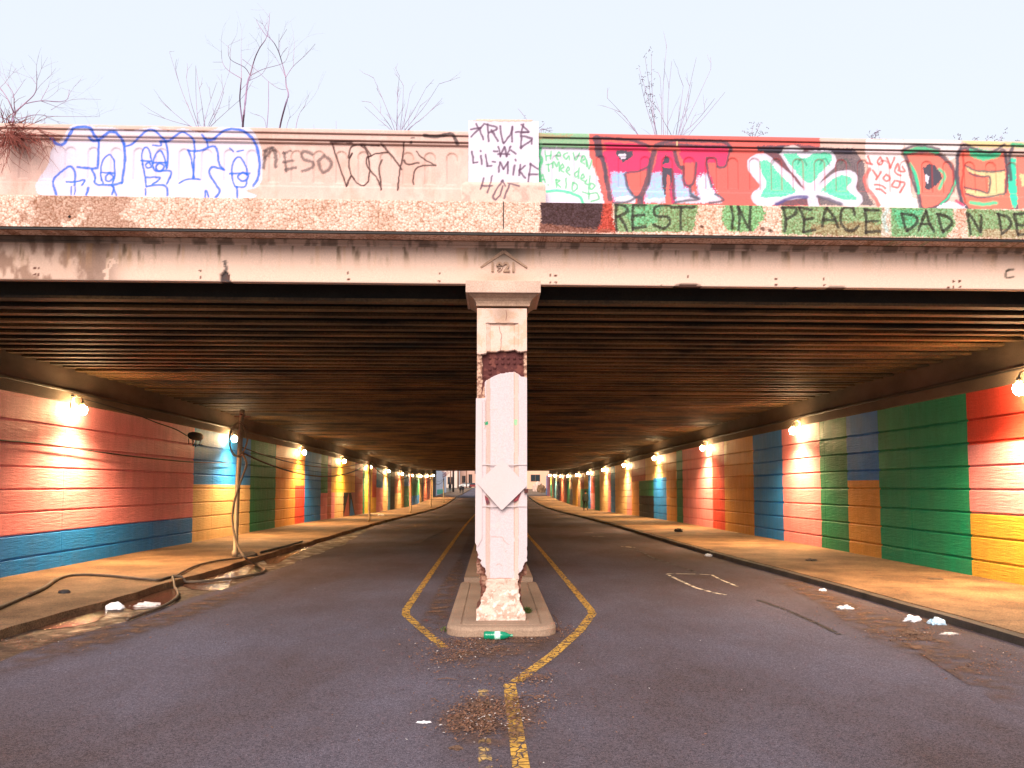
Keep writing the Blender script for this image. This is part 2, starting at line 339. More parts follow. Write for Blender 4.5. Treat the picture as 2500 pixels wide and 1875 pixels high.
# painted markings
def line(pts, w, m, name='yellow_line'):
    mb = MB(); pts = [Vector((*p, 0)) for p in pts]; dense = []
    for a, b in zip(pts[:-1], pts[1:]):
        n = max(1, int((b-a).length/1.0)); dense += [a.lerp(b, k/n) for k in range(n)]
    dense.append(pts[-1]); v = []
    for i, p in enumerate(dense):
        t = (dense[min(i+1, len(dense)-1)]-dense[max(i-1, 0)]).normalized(); s = Vector((t.y, -t.x, 0))*w/2
        for q in (p-s, p+s): v.append((q.x, q.y, sag(q.y)+.005))
    mb.add(v, [(2*i, 2*i+1, 2*i+3, 2*i+2) for i in range(len(dense)-1)]); return mb.build(name, m, road)
line([(-1.25, 118), (-1.25, 60), (-1.25, 30), (-1.22, 11.3), (-1.17, 10.8)], .11, M['yellow'])
line([(-1.18, 10.84), (-.86, 9.75), (-.52, 8.65)], .11, M['yellow'])
line([(1.25, 118), (1.26, 60), (1.27, 27), (1.38, 11.2), (1.36, 10.85)], .11, M['yellow'])
line([(1.375, 10.9), (1.05, 9.6), (.62, 8.25), (.20, 7.12)], .115, M['yellow'])
line([(.15, 7.08), (.18, 4.9), (.23, 1.0), (.23, -8)], .11, M['yellow'])
line([(-.08, 6.9), (-.04, 4.9), (0, 1.0), (0, -8)], .085, M['yellow_old'])
for p, w in (([(1628, 1402), (1660, 1418), (1700, 1436), (1745, 1448), (1772, 1453)], .06), ([(1628, 1401), (1700, 1402), (1738, 1404), (1760, 1416), (1800, 1432)], .05)):
    line([atZ(a, b, 0)[:2] for a, b in p], w, M['chalk'], 'white_scrape_mark')
line([atZ(a, b, 0)[:2] for a, b in [(1425, 1298), (1448, 1298)]], .08, M['chalk'], 'white_scrape_mark')
line([atZ(a, b, 0)[:2] for a, b in [(1447, 1307), (1478, 1307)]], .08, M['chalk'], 'white_scrape_mark')
line([atZ(a, b, 0)[:2] for a, b in [(1515, 1333), (1550, 1336)]], .08, M['chalk'], 'white_scrape_mark')
M['tar'] = worn(mat('tar_seal', (.035, .03, .035), .6, bump=.2), 6, .35, .5)
for p in ([(1520, 1340), (1560, 1345), (1600, 1365), (1650, 1380), (1700, 1398)], [(1850, 1465), (1920, 1490), (2000, 1525), (2050, 1550)], [(850, 1326), (900, 1324), (980, 1323)], [(1100, 1180+105), (1010, 1330)]):
    q = smoothpath([(a, b, 0) for a, b in p], 5); line([atZ(a.x, a.y, 0)[:2] for a in q], .07, M['tar'], 'tar_seam')
# dusty dirt film round the island nose and along the right gutter
def film(pts, name='dirt_film', z=.009):
    sp = smoothpath([(a, b, 0) for a, b in pts+[pts[0]]], 5)[:-1]; w = [atZ(q.x, q.y, z) for q in sp]; c = np.mean(np.array(w), 0)
    mb = MB(); n = len(w); inner = [(x+(c[0]-x)*.45, y+(c[1]-y)*.45, z) for x, y, _ in w]
    mb.add([(x, y, z) for x, y, _ in w]+inner+[(c[0], c[1], z)], [(k, (k+1) % n, n+(k+1) % n, n+k) for k in range(n)]+[(n+k, n+(k+1) % n, 2*n) for k in range(n)])
    o = mb.build(name, M['dirtfilm'], road); a = o.data.color_attributes.new('fade', 'FLOAT_COLOR', 'POINT')
    for i in range(2*n+1): a.data[i].color = ((0,)*3 if i < n else (1,)*3)+(1,)
    return o
film([(1050, 1590), (1090, 1545), (1220, 1535), (1370, 1528), (1400, 1550), (1330, 1590), (1230, 1620), (1130, 1640), (1060, 1620)])
film([(1050, 1740), (1120, 1700), (1250, 1690), (1330, 1730), (1320, 1800), (1200, 1830), (1080, 1810)], z=.0095)
film([(1900, 1390), (2100, 1470), (2330, 1560), (2560, 1680), (2560, 1790), (2330, 1650), (2120, 1560), (1980, 1470), (1880, 1410)], z=.0085)
film([(30, 1570), (300, 1520), (560, 1440), (700, 1400), (600, 1460), (330, 1560), (60, 1640), (-60, 1650)], z=.0088)
film([(1000, 1560), (1040, 1480), (1090, 1400), (1130, 1350), (1140, 1380), (1100, 1500), (1070, 1560)], z=.0092)
# traffic island: rounded nose, kerb rim, dirt core
def rounded(x0, x1, y0, y1, r, n=8, both=False):
    p = []
    for cx, cy, a0 in ((x1-r, y0+r, -90), (x1-.02, y1-.02, 0), (x0+.02, y1-.02, 90), (x0+r, y0+r, 180)):
        rr = r if cy < y1-.1 else .02
        for k in range(n+1): a = math.radians(a0+90*k/n); p.append((cx+rr*math.cos(a), cy+rr*math.sin(a)))
    return p
def island(y0, y1, r, name):
    mb = MB(); rings = []
    for inset, z in ((0, -.1), (.0, .075), (.02, .1), (.05, .112), (.16, .115), (.175, .10), (.19, .115)):
        rings.append([(x, y, z+sag(y)) for x, y in rounded(CX-.66+inset, CX+.64-inset, y0+inset, y1-inset, max(.03, r-inset))])
    n = len(rings[0]); v = [p for q in rings for p in q]; fs = []
    for i in range(len(rings)-1):
        for k in range(n): fs.append((i*n+k, i*n+(k+1) % n, (i+1)*n+(k+1) % n, (i+1)*n+k))
    fs.append(tuple((len(rings)-1)*n+k for k in range(n))); mb.add(v, fs); o = mb.build(name, M['island']); return tag(o, kind='structure')
island(9.22, 13.6, .3, 'median')
strip('median', CX-.62, CX+.60, 14.15, TEND-2, .115, M['island'], thick=.25)

# ================================================================ PAINTED ABUTMENT WALLS
PINK, PINK2 = srgb(238, 120, 118), srgb(240, 150, 150)
col = dict(pink=(.84, .28, .31), blue=(.004, .22, .68), cream=(.74, .50, .23), green=(.003, .22, .10), orange=(.70, .32, .06), red=(.62, .05, .03),
           dred=(.36, .06, .04), black=(.008, .014, .022), lblue=(.10, .34, .48), salmon=(.60, .17, .09), yellow=(.74, .42, .05), brown=(.22, .11, .06), rose=(.82, .30, .33), bblue=(.02, .25, .62), ggreen=(.003, .30, .14), white=(.72, .70, .66), dteal=(.02, .07, .09))
# (near pixel column, far pixel column, [(top height, colour) from the top down])
LEFT = [(-400, 472, [(9, 'pink'), (.83, 'blue')]), (472, 611, [(9, 'blue'), (1.80, 'cream')]), (611, 673, [(9, 'green')]), (673, 721, [(9, 'orange')]),
        (721, 744, [(9, 'orange'), (1.82, 'red')]), (744, 783.5, [(9, 'blue')]), (783.5, 800, [(9, 'green'), (1.48, 'pink')]), (800, 809, [(9, 'dred')]),
        (809, 817.5, [(9, 'yellow'), (1.52, 'pink')]), (817.5, 839, [(9, 'yellow'), (1.52, 'cream')]), (839, 866.7, [(9, 'yellow'), (1.52, 'black')]), (866.7, 886, [(9, 'dred')]), (886, 891, [(9, 'green')]),
        (891, 909, [(9, 'yellow')]), (909, 919, [(9, 'red'), (1.2, 'yellow')]), (919, 934.5, [(9, 'blue'), (1.95, 'pink')]), (934.5, 947, [(9, 'cream')]), (947, 953, [(9, 'lblue')]),
        (953, 964, [(9, 'black')]), (964, 980, [(9, 'salmon'), (1.5, 'cream')]), (980, 986.6, [(9, 'yellow'), (1.5, 'orange')]), (986.6, 999.4, [(9, 'blue'), (2.2, 'green')]), (999.4, 1005.7, [(9, 'red'), (1.2, 'pink')]),
        (1005.7, 1024, [(9, 'green'), (1.1, 'blue')]), (1024, 1031.3, [(9, 'cream')]), (1031.3, 1034, [(9, 'black')]), (1034, 1052.7, [(9, 'salmon')]), (1052.7, 1057, [(9, 'cream')]),
        (1057, 1064, [(9, 'dteal')]), (1064, 1072, [(9, 'cream'), (2.2, 'salmon')])]
RIGHT = [(3200, 2700, [(9, 'pink')]), (2700, 2366, [(9, 'red'), (2.49, 'rose'), (1.235, 'yellow')]), (2366, 2147, [(9, 'ggreen')]), (2147, 2069.6, [(9, 'blue'), (1.87, 'orange')]), (2069.6, 2003, [(9, 'green')]), (2003, 1911, [(9, 'pink')]),
         (1911, 1840, [(9, 'blue')]), (1840, 1769, [(9, 'orange')]), (1769, 1739.5, [(9, 'red')]), (1739.5, 1666.7, [(9, 'pink')]), (1666.7, 1652, [(9, 'green')]), (1652, 1627, [(9, 'orange')]),
         (1627, 1595.5, [(9, 'cream'), (2.28, 'blue')]), (1595.5, 1576, [(9, 'cream'), (2.2, 'green'), (1.33, 'black')]), (1576, 1560, [(9, 'dred'), (2.2, 'green'), (1.33, 'black')]), (1560, 1542, [(9, 'dred'), (2.2, 'orange')]), (1542, 1530, [(9, 'cream'), (2.2, 'pink')]), (1530, 1501.6, [(9, 'cream')]),
         (1501.6, 1491.5, [(9, 'blue')]), (1491.5, 1483.6, [(9, 'pink')]), (1483.6, 1464, [(9, 'cream')]), (1464, 1452, [(9, 'green')]), (1452, 1441.8, [(9, 'red'), (1.5, 'pink')]), (1441.8, 1436, [(9, 'blue')]),
         (1436, 1426, [(9, 'yellow'), (1.9, 'green')]), (1426, 1417, [(9, 'dred'), (1.9, 'green')]), (1417, 1410, [(9, 'brown')]), (1410, 1397.7, [(9, 'yellow')]), (1397.7, 1390, [(9, 'brown'), (1.9, 'black')]),
         (1390, 1383, [(9, 'green')]), (1383, 1369.4, [(9, 'salmon')]), (1369.4, 1366, [(9, 'cream'), (2.0, 'dred')]), (1366, 1358, [(9, 'cream'), (2.6, 'black')]), (1358, 1352, [(9, 'lblue')]), (1352, 1348, [(9, 'yellow')]),
         (1348, 1343.5, [(9, 'orange'), (2.0, 'green')]), (1343.5, 1335.5, [(9, 'salmon')]), (1335.5, 1331, [(9, 'pink')])]
def mural_wall(side, panels, label):
    root = empty('mural_wall', (side*WX, 9.9, 0), label, 'wall')
    pan = []
    for a, b, st in panels:
        ya = max(9.9, atX(a, 1185, side*WX)[1]) if (a-1203)*side > 60 else TEND; yb = min(TEND, atX(b, 1185, side*WX)[1])
        if b in (-400,): pass
        pan.append([ya, yb, st])
    pan[0][0] = 9.9; pan[-1][1] = TEND
    ys = sorted(set([p[0] for p in pan]+[TEND]+list(np.arange(9.9, TEND, 1.5)))); JT = [yj for yj in np.arange(12.1, TEND, 4.3)]; ys = sorted(ys+[yj+d for yj in JT for d in (-.03, -.012, .012, .03)]); ys = [y for i, y in enumerate(ys) if i == 0 or y-ys[i-1] > .004 or y == TEND]
    PT = 3.46; gro = []; z = .40
    while z < PT-.15: gro.append(z); z += .425
    prof = []                                           # (height, how far the face sits back)
    prof.append((-.2, .0))
    for gz in gro: prof += [(gz-.028, 0), (gz-.012, .028), (gz+.012, .028), (gz+.028, 0)]
    for p in pan:
        for h, _ in p[2]:
            if h < 9: prof.append((h, None))
    prof.append((PT, 0)); prof.sort(key=lambda q: q[0])
    base = [q for q in prof if q[1] is not None]; bz = [q[0] for q in base]; bo = [q[1] for q in base]
    pr = []
    for h, o in prof:
        if o is None: o = float(np.interp(h, bz, bo))
        if not pr or h-pr[-1][0] > .002: pr.append((h, o))
    nz = len(pr); V = []; C = []; Fc = []; cols = []
    for y in ys:
        jn = .005 if min(abs(y-j) for j in JT) < .015 else 0
        for h, o in pr: V.append((side*(max(o, jn)+.004*math.sin(y*3.1+h*7)), y-9.9, h+(sag(y) if h > -.1 else sag(y))))
    me = bpy.data.meshes.new('painted_face')
    for i in range(len(ys)-1):
        yc = (ys[i]+ys[i+1])/2; st = next((p[2] for p in pan if p[0]-1e-6 <= yc <= p[1]+1e-6), pan[-1][2])
        for j in range(nz-1):
            zc = (pr[j][0]+pr[j+1][0])/2; c = st[0][1]
            for h, n in st:
                if zc < h: c = n
            a = i*nz+j; f = (a, a+1, a+nz+1, a+nz); Fc.append(f if side < 0 else f[::-1]); cols.append(col[c])
    me.from_pydata(V, [], Fc); me.update(); at = me.color_attributes.new('paint', 'FLOAT_COLOR', 'CORNER')
    at.data.foreach_set('color', np.repeat(np.array([(*c, 1) for c in cols], np.float32), 4, axis=0).ravel())
    me.materials.append(M['mural']); o = link(bpy.data.objects.new('painted_face', me)); o.parent = root
    # vertical construction joints, raw concrete band and body of the wall
    mb = MB()
    yy = 12.0 if side < 0 else 14.42
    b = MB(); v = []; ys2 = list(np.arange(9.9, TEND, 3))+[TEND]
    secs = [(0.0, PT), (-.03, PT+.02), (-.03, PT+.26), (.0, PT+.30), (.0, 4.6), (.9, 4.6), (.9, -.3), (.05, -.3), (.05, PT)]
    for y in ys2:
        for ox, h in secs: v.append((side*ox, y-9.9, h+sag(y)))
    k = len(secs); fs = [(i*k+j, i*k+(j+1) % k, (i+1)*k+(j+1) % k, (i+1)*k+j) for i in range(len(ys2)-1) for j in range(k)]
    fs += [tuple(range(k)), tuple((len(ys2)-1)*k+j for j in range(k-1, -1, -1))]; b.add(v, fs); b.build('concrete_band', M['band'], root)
    mb = MB(); mb.tube([(-side*.075, y-9.9, 3.68+sag(y)) for y in ys2], .016, 6); mb.build('conduit', M['black'], root)
    return root
lw = mural_wall(-1, LEFT, 'long left underpass wall of grooved concrete painted in pink, blue, cream and green blocks')
rw = mural_wall(1, RIGHT, 'long right underpass wall of grooved concrete painted in red, green, blue and orange blocks')
# black field with red and blue slivers low on the left wall
mb = MB(); y0 = atX(839, 1185, -WX)[1]; y1 = atX(866.7, 1185, -WX)[1]; yl = lambda t: y0+(y1-y0)*t
for pts, mi in (([(.02, 0), (.5, 0), (.42, 1.45)], 0), ([(.52, .0), (.98, 0), (.62, 1.1)], 1), ([(.62, 1.45), (1.0, 1.45), (1.0, .1)], 0)):
    mb.add([(.012, yl(t)-9.9, h+ZW+sag(yl(t))) for t, h in pts], [(0, 1, 2)], mi)
ob = mb.build('painted_triangles', [mat('red_mural_paint', col['dred'], .45, fine=.1), mat('blue_mural_paint', col['blue'], .45, fine=.1)], lw)
# earth behind both walls
for s, nm in ((-1, 'left'), (1, 'right')):
    b = MB(); x0, x1 = sorted((s*(WX+.9), s*60)); b.box(x0, x1, 10.2, TEND, -.5, 5.05)
    tag(b.build('embankment', M['gravel']), kind='structure')
    b = MB(); x0, x1 = sorted((s*(WX), s*30)); b.box(x0, x1, 9.86, 10.19, -.3, 4.262); b.build('wing_wall', M['conc']); tag(bpy.data.objects['wing_wall'] if s < 0 else bpy.data.objects['wing_wall.001'], ('left' if s < 0 else 'right')+' concrete wing wall standing outside the underpass mouth', 'wall')

# ================================================================ BRIDGE
bridge = empty('bridge', (0, 9.75, 4.3), 'low concrete railway bridge with graffiti covered parapet spanning the whole road', 'bridge')
def bl(o):            # keep world placement while parenting to the bridge empty
    o.parent = bridge; o.matrix_parent_inverse = Matrix.Translation(-bridge.location); return o
def front(x, y0): return y0+SK*x
# ribs under the deck
nrib = 0; y = 10.35; ribs = []
ribspec = []
while y < TEND-.2: ribspec.append(y); y += .47
def rib_mb(y, mb):
    z = 4.16+sag(y); w = .085; jit = random.uniform(-.012, .012)
    v = []
    for x in (-WX+.0, WX):
        yy = y+SK*x
        for dy, dz in ((-w, .04), (-w, .0), (w, .0), (w, .04)): v.append((x, yy+dy, z+dz+jit))
    mb.add(v, [(i, (i+1) % 4, 4+(i+1) % 4, 4+i) for i in range(4)])
    v = [(x, y+SK*x+dy, z+dz+jit) for x in (-WX, WX) for dy, dz in ((-.05, .26), (-.03, .041), (.03, .041), (.05, .26))]
    mb.add(v, [(i, i+1, 5+i, 4+i) for i in range(3)], 1)
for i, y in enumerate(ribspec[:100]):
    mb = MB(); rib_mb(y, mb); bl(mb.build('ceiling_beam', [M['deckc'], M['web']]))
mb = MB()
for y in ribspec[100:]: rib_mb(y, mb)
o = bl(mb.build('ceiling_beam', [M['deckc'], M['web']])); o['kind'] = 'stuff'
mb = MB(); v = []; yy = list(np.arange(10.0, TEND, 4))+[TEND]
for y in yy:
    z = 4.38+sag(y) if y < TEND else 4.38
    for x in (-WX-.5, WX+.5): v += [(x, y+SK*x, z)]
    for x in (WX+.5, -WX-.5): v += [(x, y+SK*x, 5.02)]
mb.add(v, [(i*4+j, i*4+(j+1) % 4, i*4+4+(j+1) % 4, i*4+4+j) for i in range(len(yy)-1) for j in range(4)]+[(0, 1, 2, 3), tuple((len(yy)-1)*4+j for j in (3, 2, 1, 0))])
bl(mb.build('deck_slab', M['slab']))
mb = MB(); mb.box(-30, 30, TEND-.1, TEND+.5, 4.02, 5.5); bl(mb.build('far_edge_beam', M['deckc']))
mb = MB(); mb.box(-WX-.9, WX+.9, 10.25, TEND-.1, 5.06, 5.2); bl(mb.build('rail_bed', M['gravel']))

# --- face beam with stains, mouldings
XX = XS[::2]
def colr(x, z, y, c0): return np.tile(np.array(c0), (x.size, 1))
prof = [(4.40, .10), (4.268, .10), (4.267, .004), (4.275, 0)]+[(z, 0) for z in np.arange(4.29, 4.70, .0125)]+[(4.722, 0), (4.724, -.022), (4.752, -.022), (4.754, -.008), (4.760, -.008), (4.762, -.045), (4.792, -.045), (4.796, -.05), (4.805, -.075), (4.82, -.09), (4.84, -.105), (4.86, -.12), (4.88, -.14), (4.90, -.16), (4.915, -.20), (4.915, -.34)]
Z, X = np.meshgrid(np.array([p[0] for p in prof]), XX, indexing='ij'); O = np.array([p[1] for p in prof])[:, None]+0*X
# chips along the lower edge
chip = np.zeros_like(X); PXb, PYb = proj(X, front(X, 9.75), Z)
n1 = fbm(PXb, PYb, .09, 5)
for cx, w, h in ((548, 14, 26), (1680, 40, 10), (2040, 30, 9), (1940, 16, 5), (2090, 12, 4)):
    bot = 682+(cx/2500)*31
    chip = np.maximum(chip, (((PXb-cx)/w)**2+((PYb-bot)/h)**2 < .55+n1*.8))
Ygr = front(X, 9.75)+O+chip*.035*(Z > 4.27)*(Z < 4.7)
C = colr(X, Z, X, CONC); c = C.reshape(-1, 3); px = PXb.ravel(); py = PYb.ravel()
def darken(mask, colr_): 
    global c
    m = np.clip(mask, 0, 1)[:, None]; c = c*(1-m)+np.array(colr_)[None]*m
nA = fbm(px, py, .012, 11); nB = fbm(px, py*.5, .05, 12); nC = fbm(px*1.6, py*.25, .05, 13)
isface = ((Z > 4.268) & (Z < 4.724)).ravel(); top = np.clip((665-py)/60, 0, 1)
darken(isface*(1-sstep(220, 310, px+30*nB))*(.35+.65*sstep(.4, .62, nB))*.95, (.27, .16, .115))
darken(isface*np.exp(-((px-245)/45)**2)*.75*(nB > .3), (.20, .12, .09))
darken(isface*sstep(.55, .75, nC)*top*.6, (.33, .19, .09))
darken(isface*sstep(.62, .78, nC)*np.clip((640-py)/25, 0, 1)*.8, (.12, .08, .05))
darken(isface*sstep(.60, .70, fbm(px*2.2, py*.12, .03, 31))*top*.35, (.55, .30, .12))
mold = ((Z >= 4.724) & (Z < 4.795)).ravel(); darken(mold*sstep(.45, .6, nB)*.7, (.16, .11, .08)); darken(mold*(1-sstep(150, 420, px))*.8, (.07, .055, .045))
darken((isface*np.exp(-((px-1228)/70)**2)*np.exp(-((py-612)/28)**2))*.9, (.10, .085, .06))
darken(isface*np.exp(-((px-1225)/60)**2)*np.exp(-((py-680)/14)**2)*.6, (.40, .24, .16))
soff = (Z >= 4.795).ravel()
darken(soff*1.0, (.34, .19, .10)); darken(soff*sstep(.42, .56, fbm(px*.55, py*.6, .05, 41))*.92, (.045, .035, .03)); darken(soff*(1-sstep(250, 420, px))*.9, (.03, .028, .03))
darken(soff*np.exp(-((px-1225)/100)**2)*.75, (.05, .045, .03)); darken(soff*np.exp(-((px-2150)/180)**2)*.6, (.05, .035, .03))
darken(chip.ravel()*(Z < 4.7).ravel()*1.0, (.10, .05, .04))
for hx, hy in [(85, 655), (95, 655), (85, 670), (94, 671), (489, 661), (489, 677), (849, 666), (851, 682), (1073, 668), (1072, 686), (1344, 673), (1357, 673), (1344, 689), (1357, 689), (1894, 681), (1894, 695), (2011, 681), (2012, 696), (2328, 687), (2343, 687), (2328, 701), (2344, 701), (2316, 702), (1680, 675), (1614, 697), (1344, 672)]:
    darken((((px-hx)**2+(py-hy)**2) < 9)*isface*1.0, (.10, .03, .02))
P = Paint(px, py, c)
for pts in ([(2465, 658), (2458, 662), (2456, 670), (2458, 678), (2475, 675)], [(2458, 662), (2475, 657)]): P.stroke(pts, 5, (.03, .03, .02))
P.stroke([(548, 640), (552, 660), (545, 672)], 9, (.06, .05, .05), spray=4); P.stroke([(540, 680), (558, 684)], 8, (.06, .05, .05), spray=4)
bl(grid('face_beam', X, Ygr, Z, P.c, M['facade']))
# 1921 and chevron in relief
def text_mesh(s, size, ext):
    cu = bpy.data.curves.new('t', 'FONT'); cu.body = s; cu.size = size; cu.extrude = ext; cu.align_x = 'CENTER'; cu.space_character = 1.06; cu.offset = .006
    o = bpy.data.objects.new('t', cu); COL.objects.link(o); bpy.context.view_layer.update()
    me = bpy.data.meshes.new_from_object(o.evaluated_get(bpy.context.evaluated_depsgraph_get())); bpy.data.objects.remove(o); return me
me = text_mesh('1921', .165, .012); me.name = 'date_numerals'
M['relief'] = mat('stained_relief', (.42, .27, .19), .9, dark=(.15, .09, .06), scale=14, amount=.35, bump=.5)
me.materials.append(M['relief']); o = link(bpy.data.objects.new('date_numerals', me)); p = atY(1228, 662, 9.73)
o.location = (p[0], p[1]+.008, p[2]); o.rotation_euler = (math.pi/2, 0, 0); bl(o)
mb = MB()
for side in (-1, 1):
    a = atY(1230, 613, 9.73); b = atY(1230+side*57, 652, 9.73); w = .022
    d = Vector((b[0]-a[0], 0, b[2]-a[2])).normalized(); nrm = Vector((-d.z, 0, d.x))*w*side
    q = [Vector(a)-nrm, Vector(a)+nrm, Vector(b)+nrm*.3, Vector(b)-nrm*.6]
    mb.add([(t.x, 9.735-side*.001, t.z) for t in q]+[(t.x, 9.77, t.z) for t in q], [(0, 1, 2, 3), (0, 4, 5, 1), (1, 5, 6, 2), (2, 6, 7, 3), (3, 7, 4, 0)])
bl(mb.build('chevron_relief', M['relief']))

# --- fascia band
BY = 9.36
prof = [(4.80, .6), (4.80, .03), (4.80, .0), (4.806, 0)]+[(z, 0) for z in np.arange(4.815, 5.17, .0095)]+[(5.178, .0), (5.18, .01), (5.182, .8)]
Z, X = np.meshgrid(np.array([p[0] for p in prof]), XS, indexing='ij'); O = np.array([p[1] for p in prof])[:, None]+0*X
PX, PY = proj(X, front(X, BY), Z); px, py = PX.ravel(), PY.ravel()
c = np.tile(np.array((.70, .515, .44)), (px.size, 1)); k1 = fbm(px, py, .018, 51); k2 = fbm(px, py, .07, 52)
darken(sstep(.50, .68, k1)*.5, (.46, .27, .18)); darken(sstep(.5, .7, k2)*.35, (.75, .60, .50))
darken(np.exp(-((px-740)/45)**2)*.8, (.66, .48, .40)); darken(sstep(1120, 1150, px)*(1-sstep(1300, 1320, px))*.8, (.70, .53, .45))
darken((px < 420)*sstep(.52, .62, k1)*.5, (.30, .15, .10))
darken(((px-170)**2+(py-529)**2 < 14)*1.0, (.01, .01, .01)); 
P = Paint(px, py, c); R3, R4 = rg(3), rg(4); GR = (.13, .33, .13); GT = (.02, .50, .25); BK = (.035, .03, .028)
P.fill(R3(228, 715, 840, 715, 835, 850, 865, 985, 225, 970, 240, 860), (.065, .035, .04), edge=6)
P.fill(R3(760, 715, 838, 715, 835, 850, 870, 985, 680, 980, 740, 900), (.60, .08, .05), edge=12, mottle=.5)
P.fill(R3(225, 900, 500, 930, 860, 960, 860, 990, 215, 980), (.30, .13, .09), alpha=.6, edge=8)
P.fill(R3(850, 715, 1560, 715, 1530, 850, 1500, 975, 870, 975, 850, 850), GR, edge=9, mottle=.35)
P.fill(R3(900, 740, 1250, 740, 1200, 900, 1000, 940), GT, alpha=.45, edge=12, mottle=.5)
P.fill(R3(1770, 730, 2060, 730, 2110, 830, 2000, 975, 1800, 975, 1735, 870), (.12, .42, .16), edge=10, mottle=.3)
P.fill(R3(1545, 730, 1760, 730, 1730, 860, 1790, 985, 1500, 985, 1540, 850), (.74, .52, .40), alpha=.6, edge=10, mottle=.3)
P.fill(R4(215, 690, 330, 690, 340, 930, 210, 930, 250, 800), (.72, .55, .46), alpha=.7, edge=10)
P.fill(R4(335, 690, 1120, 690, 1150, 940, 340, 925), GR, edge=9, mottle=.35)
P.fill(R4(560, 850, 960, 820, 1120, 850, 1130, 950, 560, 930), (.38, .24, .15), alpha=.8, edge=14, mottle=.5)
P.fill(R4(1180, 700, 1660, 715, 1690, 860, 1600, 950, 1160, 940), (.10, .36, .15), edge=9, mottle=.35)
P.fill(R4(1190, 730, 1440, 730, 1380, 850, 1250, 880), (.02, .5, .26), alpha=.6, edge=12, mottle=.4)
P.fill(R4(1115, 720, 1190, 720, 1190, 940, 1110, 940), (.62, .55, .50), alpha=.8, edge=8); P.stroke(R4(1160, 730, 1130, 800, 1155, 890), 9, (.35, .6, .62), alpha=.7)
P.fill(R4(1690, 720, 1760, 720, 1750, 900, 1700, 940), (.62, .38, .30), alpha=.9, edge=8)
P.fill(R4(1765, 720, 2260, 745, 2260, 960, 1780, 940), GR, edge=9, mottle=.35); P.fill(R4(1900, 880, 2260, 880, 2260, 960, 1880, 950), (.5, .33, .24), alpha=.6, edge=10)
P.fill(R4(2240, 720, 3600, 760, 3600, 1010, 2240, 950), GR, edge=9, mottle=.35)
def letters(R, strokes, w, colr_, **k):
    for s in strokes: P.stroke(R(*s), w, colr_, **k)
letters(R3, [(870, 745, 860, 850, 870, 965), (860, 745, 940, 760, 960, 800, 900, 840, 860, 850), (890, 850, 930, 900, 955, 960),          # R
             (1005, 750, 1000, 850, 1005, 955), (1005, 752, 1110, 748), (1005, 840, 1100, 830), (1005, 945, 1110, 930),                   # E
             (1310, 755, 1240, 750, 1180, 785, 1200, 840, 1290, 850, 1310, 900, 1260, 945, 1175, 915),                                 # S
             (1325, 770, 1515, 768), (1405, 770, 1400, 860, 1405, 950),                                                                 # T
             (1820, 760, 1835, 850, 1830, 940), (1885, 955, 1890, 850, 1875, 760), (1880, 760, 1960, 935), (1975, 960, 1975, 850, 1985, 755)], 7.4, BK, spray=1.6)  # IN
letters(R3, [(1575, 925, 1580, 930), (2075, 945, 2090, 955), (2140, 960, 2155, 970)], 8, (.12, .05, .04), spray=3)
letters(R4, [(350, 715, 375, 810, 365, 895), (345, 720, 440, 715, 450, 760, 380, 805),                                                  # P
             (480, 720, 515, 810, 510, 905), (480, 715, 570, 735), (515, 810, 580, 800), (510, 905, 600, 890),                             # E
             (655, 860, 665, 790, 690, 715), (690, 715, 745, 790, 780, 870), (660, 810, 745, 810),                                       # A
             (905, 770, 890, 720, 820, 720, 795, 800, 830, 880, 890, 895, 935, 860),                                                     # C
             (985, 730, 995, 830, 990, 910), (985, 735, 1090, 740), (990, 825, 1080, 820), (990, 905, 1100, 900),                           # E
             (1270, 765, 1290, 850, 1310, 900), (1265, 765, 1370, 780, 1385, 830, 1310, 900),                                            # D
             (1400, 890, 1425, 820, 1455, 740), (1455, 740, 1480, 830, 1520, 900), (1420, 845, 1490, 845),                                 # A
             (1545, 765, 1570, 850, 1590, 905), (1540, 765, 1630, 790, 1655, 840, 1590, 905),                                            # D
             (1775, 760, 1790, 850, 1800, 920), (1790, 765, 1840, 840, 1875, 905), (1880, 900, 1885, 830, 1880, 775),                       # N
             (2015, 770, 2030, 850, 2040, 920), (2010, 770, 2085, 790, 2110, 850, 2050, 915),                                            # D
             (2135, 770, 2155, 850, 2165, 930), (2135, 770, 2250, 760), (2150, 850, 2240, 850), (2165, 925, 2260, 925)], 7.4, BK, spray=1.6)
bl(grid('fascia_band', X, front(X, BY)+O, Z, P.c, M['pebble']))
mb = MB(); mb.add([(x, front(x, BY)+d, z) for x in (-14, 14) for d, z in ((.012, 4.775), (.012, 4.798), (.05, 4.798), (.05, 4.775))], [(0, 4, 5, 1), (0, 3, 7, 4), (3, 2, 6, 7), (1, 5, 6, 2)])
bl(mb.build('shadow_strip', M['black']))  # black strip standing in for the shadow line under the band
mb = MB(); mb.tube([(p[0], front(p[0], BY)-.004, p[2]) for p in [atY(1229, 492+k*11, BY) for k in range(7)]], .006); bl(mb.build('joint_crack', M['black']))

